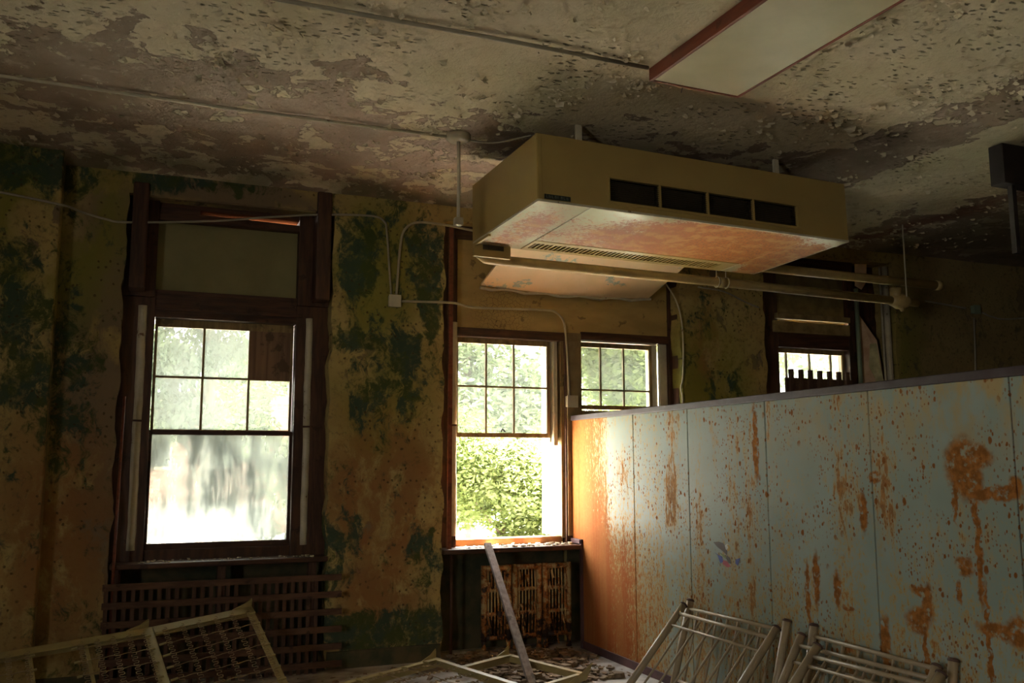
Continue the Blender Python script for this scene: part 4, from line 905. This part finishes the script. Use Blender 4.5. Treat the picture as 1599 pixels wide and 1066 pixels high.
rubble('ledge_litter', 90, lambda: random.uniform(0, 1.3), lambda: random.uniform(7.43, 7.6), (.006, .01, .014), 'white paint chips strewn on the sill of the dusty left window', 'paint chips', 'flake', .869)

# ------------------------------------------------------------------ outdoors
def leaves_mesh(name, centres, radii, n, size, mat, parent, droop=0.0):
    centres = np.array(centres, float); radii = np.array(radii, float); w = (radii.prod(1))**(2/3.); w /= w.sum()
    idx = RNG.choice(len(centres), n, p=w); d = RNG.normal(size=(n, 3)); d /= np.linalg.norm(d, axis=1)[:, None]
    rr = RNG.uniform(.35, 1.0, n)**.6; p = centres[idx]+d*radii[idx]*rr[:, None]
    a = RNG.normal(size=(n, 3)); a[:, 2] = a[:, 2]*.5-droop; a /= np.linalg.norm(a, axis=1)[:, None]; b = np.cross(a, RNG.normal(size=(n, 3))); b /= np.linalg.norm(b, axis=1)[:, None]
    s_ = size*RNG.uniform(.6, 1.4, n)[:, None]; c_ = np.cross(a, b)
    v = np.stack([p-a*s_, p+b*s_*.45+c_*s_*.08, p+a*s_, p-b*s_*.45+c_*s_*.08], 1).reshape(-1, 3)
    me = bpy.data.meshes.new(name); me.vertices.add(len(v)); me.vertices.foreach_set('co', v.ravel()); me.loops.add(n*4); me.loops.foreach_set('vertex_index', np.arange(n*4))
    me.polygons.add(n); me.polygons.foreach_set('loop_start', np.arange(n)*4); me.update(calc_edges=True); me.validate(); me.materials.append(mat)
    o = bpy.data.objects.new(name, me); C.objects.link(o); o.parent = parent; o.matrix_parent_inverse = parent.matrix_world.inverted(); return o
GZ = -1.0
def tree(name, x, y, crown, n, size, mat, label, cat='tree', tr=.12, droop=0, branches=5):
    o = tag(empty(name, (x, y, GZ)), label, cat); cs = [(x+a, y+b, c) for a, b, c, *_ in crown]; rs = [(r, r*.9, h) for *_, r, h in crown]
    leaves_mesh('foliage', cs, rs, n, size, mat, o, droop)
    m = MB(); top = max(c[2] for c in crown); m.tube([(x, y, GZ), (x+.05, y, GZ+(top-GZ)*.4), (x-.04, y+.05, top)], [tr, tr*.75, tr*.3], 8)
    for i in range(branches):
        c = cs[i % len(cs)]; h = GZ+(top-GZ)*(.25+.5*i/max(1, branches)); m.tube([(x, y, h), ((x+c[0])/2, (y+c[1])/2, (h+c[2])/2+.1), c], [tr*.45, tr*.3, tr*.12], 6)
    m.build('trunk', M['bark'], o, smooth=True); return o
def clumps(n, rx, ry, z0, z1, r):
    return [(random.uniform(-rx, rx), random.uniform(-ry, ry), random.uniform(z0, z1), random.uniform(r*.6, r*1.2), random.uniform(r*.5, r)) for _ in range(n)]
tree('leafy_bush', 4.4, 11.3, clumps(46, 1.5, .6, -.5, 2.0, .55), 46000, .040, M['leaf'], 'bright green leafy bush filling the open window', 'bush', .04)
tree('leafy_tree', 6.9, 12.8, clumps(24, 1.0, .7, .5, 4.2, .6), 16000, .06, M['leaf'], 'leafy green tree outside the right-hand middle window', tr=.07)
tree('leafy_tree', 6.4, 18.5, clumps(34, 2.1, 1.2, 0.0, 6.5, 1.0), 26000, .09, M['leaf2'], 'pale sunlit tree standing behind the bush of the open window')
tree('leafy_tree', 11.6, 21.5, clumps(28, 2.2, 1.2, 0.0, 7, 1.0), 20000, .09, M['leaf2'], 'pale tall tree far behind the right-hand middle window')
tree('leafy_tree', 13.6, 15.5, clumps(20, 1.8, 1.2, 0, 6.0, .9), 9000, .085, M['leaf2'], 'green tree outside the far window')
tree('leafy_tree', 3.5, 24.0, clumps(24, 1.7, 1.2, -.3, 4.2, .85), 14000, .09, M['leaf'], 'sunlit yellow-green tree to the right in the dusty window')
tree('conifer', 1.0, 17.0, [(random.uniform(-1.7, .9), random.uniform(-.8, .8), random.uniform(2.2, 6.5), .55, .42) for _ in range(30)], 14000, .07, M['leafc'], 'grey-green conifer with drooping boughs behind the dusty window', tr=.14, droop=1.2)
tree('leafy_bush', -.35, 14.5, clumps(7, .5, .4, -.6, .9, .4), 3500, .06, M['leaf'], 'small pale bush at the lower left of the dusty window', 'bush', .03)
bh = tag(empty('brick_building', (1.0, 36, GZ)), 'red brick building with slate roof seen far off through the dusty window', 'building')
MB().box(-3.0, 5.2, 36, 44, GZ, 3.9).build('brick_wall', M['brick'], bh)
MB().box(-3.2, 5.4, 35.8, 44.2, 3.9, 4.15).build('stone_cornice', M['stone'], bh)
MB().prism([(-3.4, 35.6, 4.15), (5.6, 35.6, 4.15), (5.6, 40, 6.0), (-3.4, 40, 6.0)], (0, .1, .1)).build('roof', M['roof'], bh)
for x in (-1.6, .6, 2.8): f_ = MB().box(x-.36, x+.36, 35.93, 36.02, 1.4, 2.8).build('window_opening', M['stone'], bh); MB().box(x-.3, x+.3, 35.90, 35.95, 1.5, 2.7).build('pane', M['black'], f_)
lw_ = MB(); lw_.box(-25, 40, 8.12, 70, GZ-.3, GZ); tag(lw_.build('ground', M['lawn']), kind='structure')  # ground colour paled to bounce more daylight up into the room
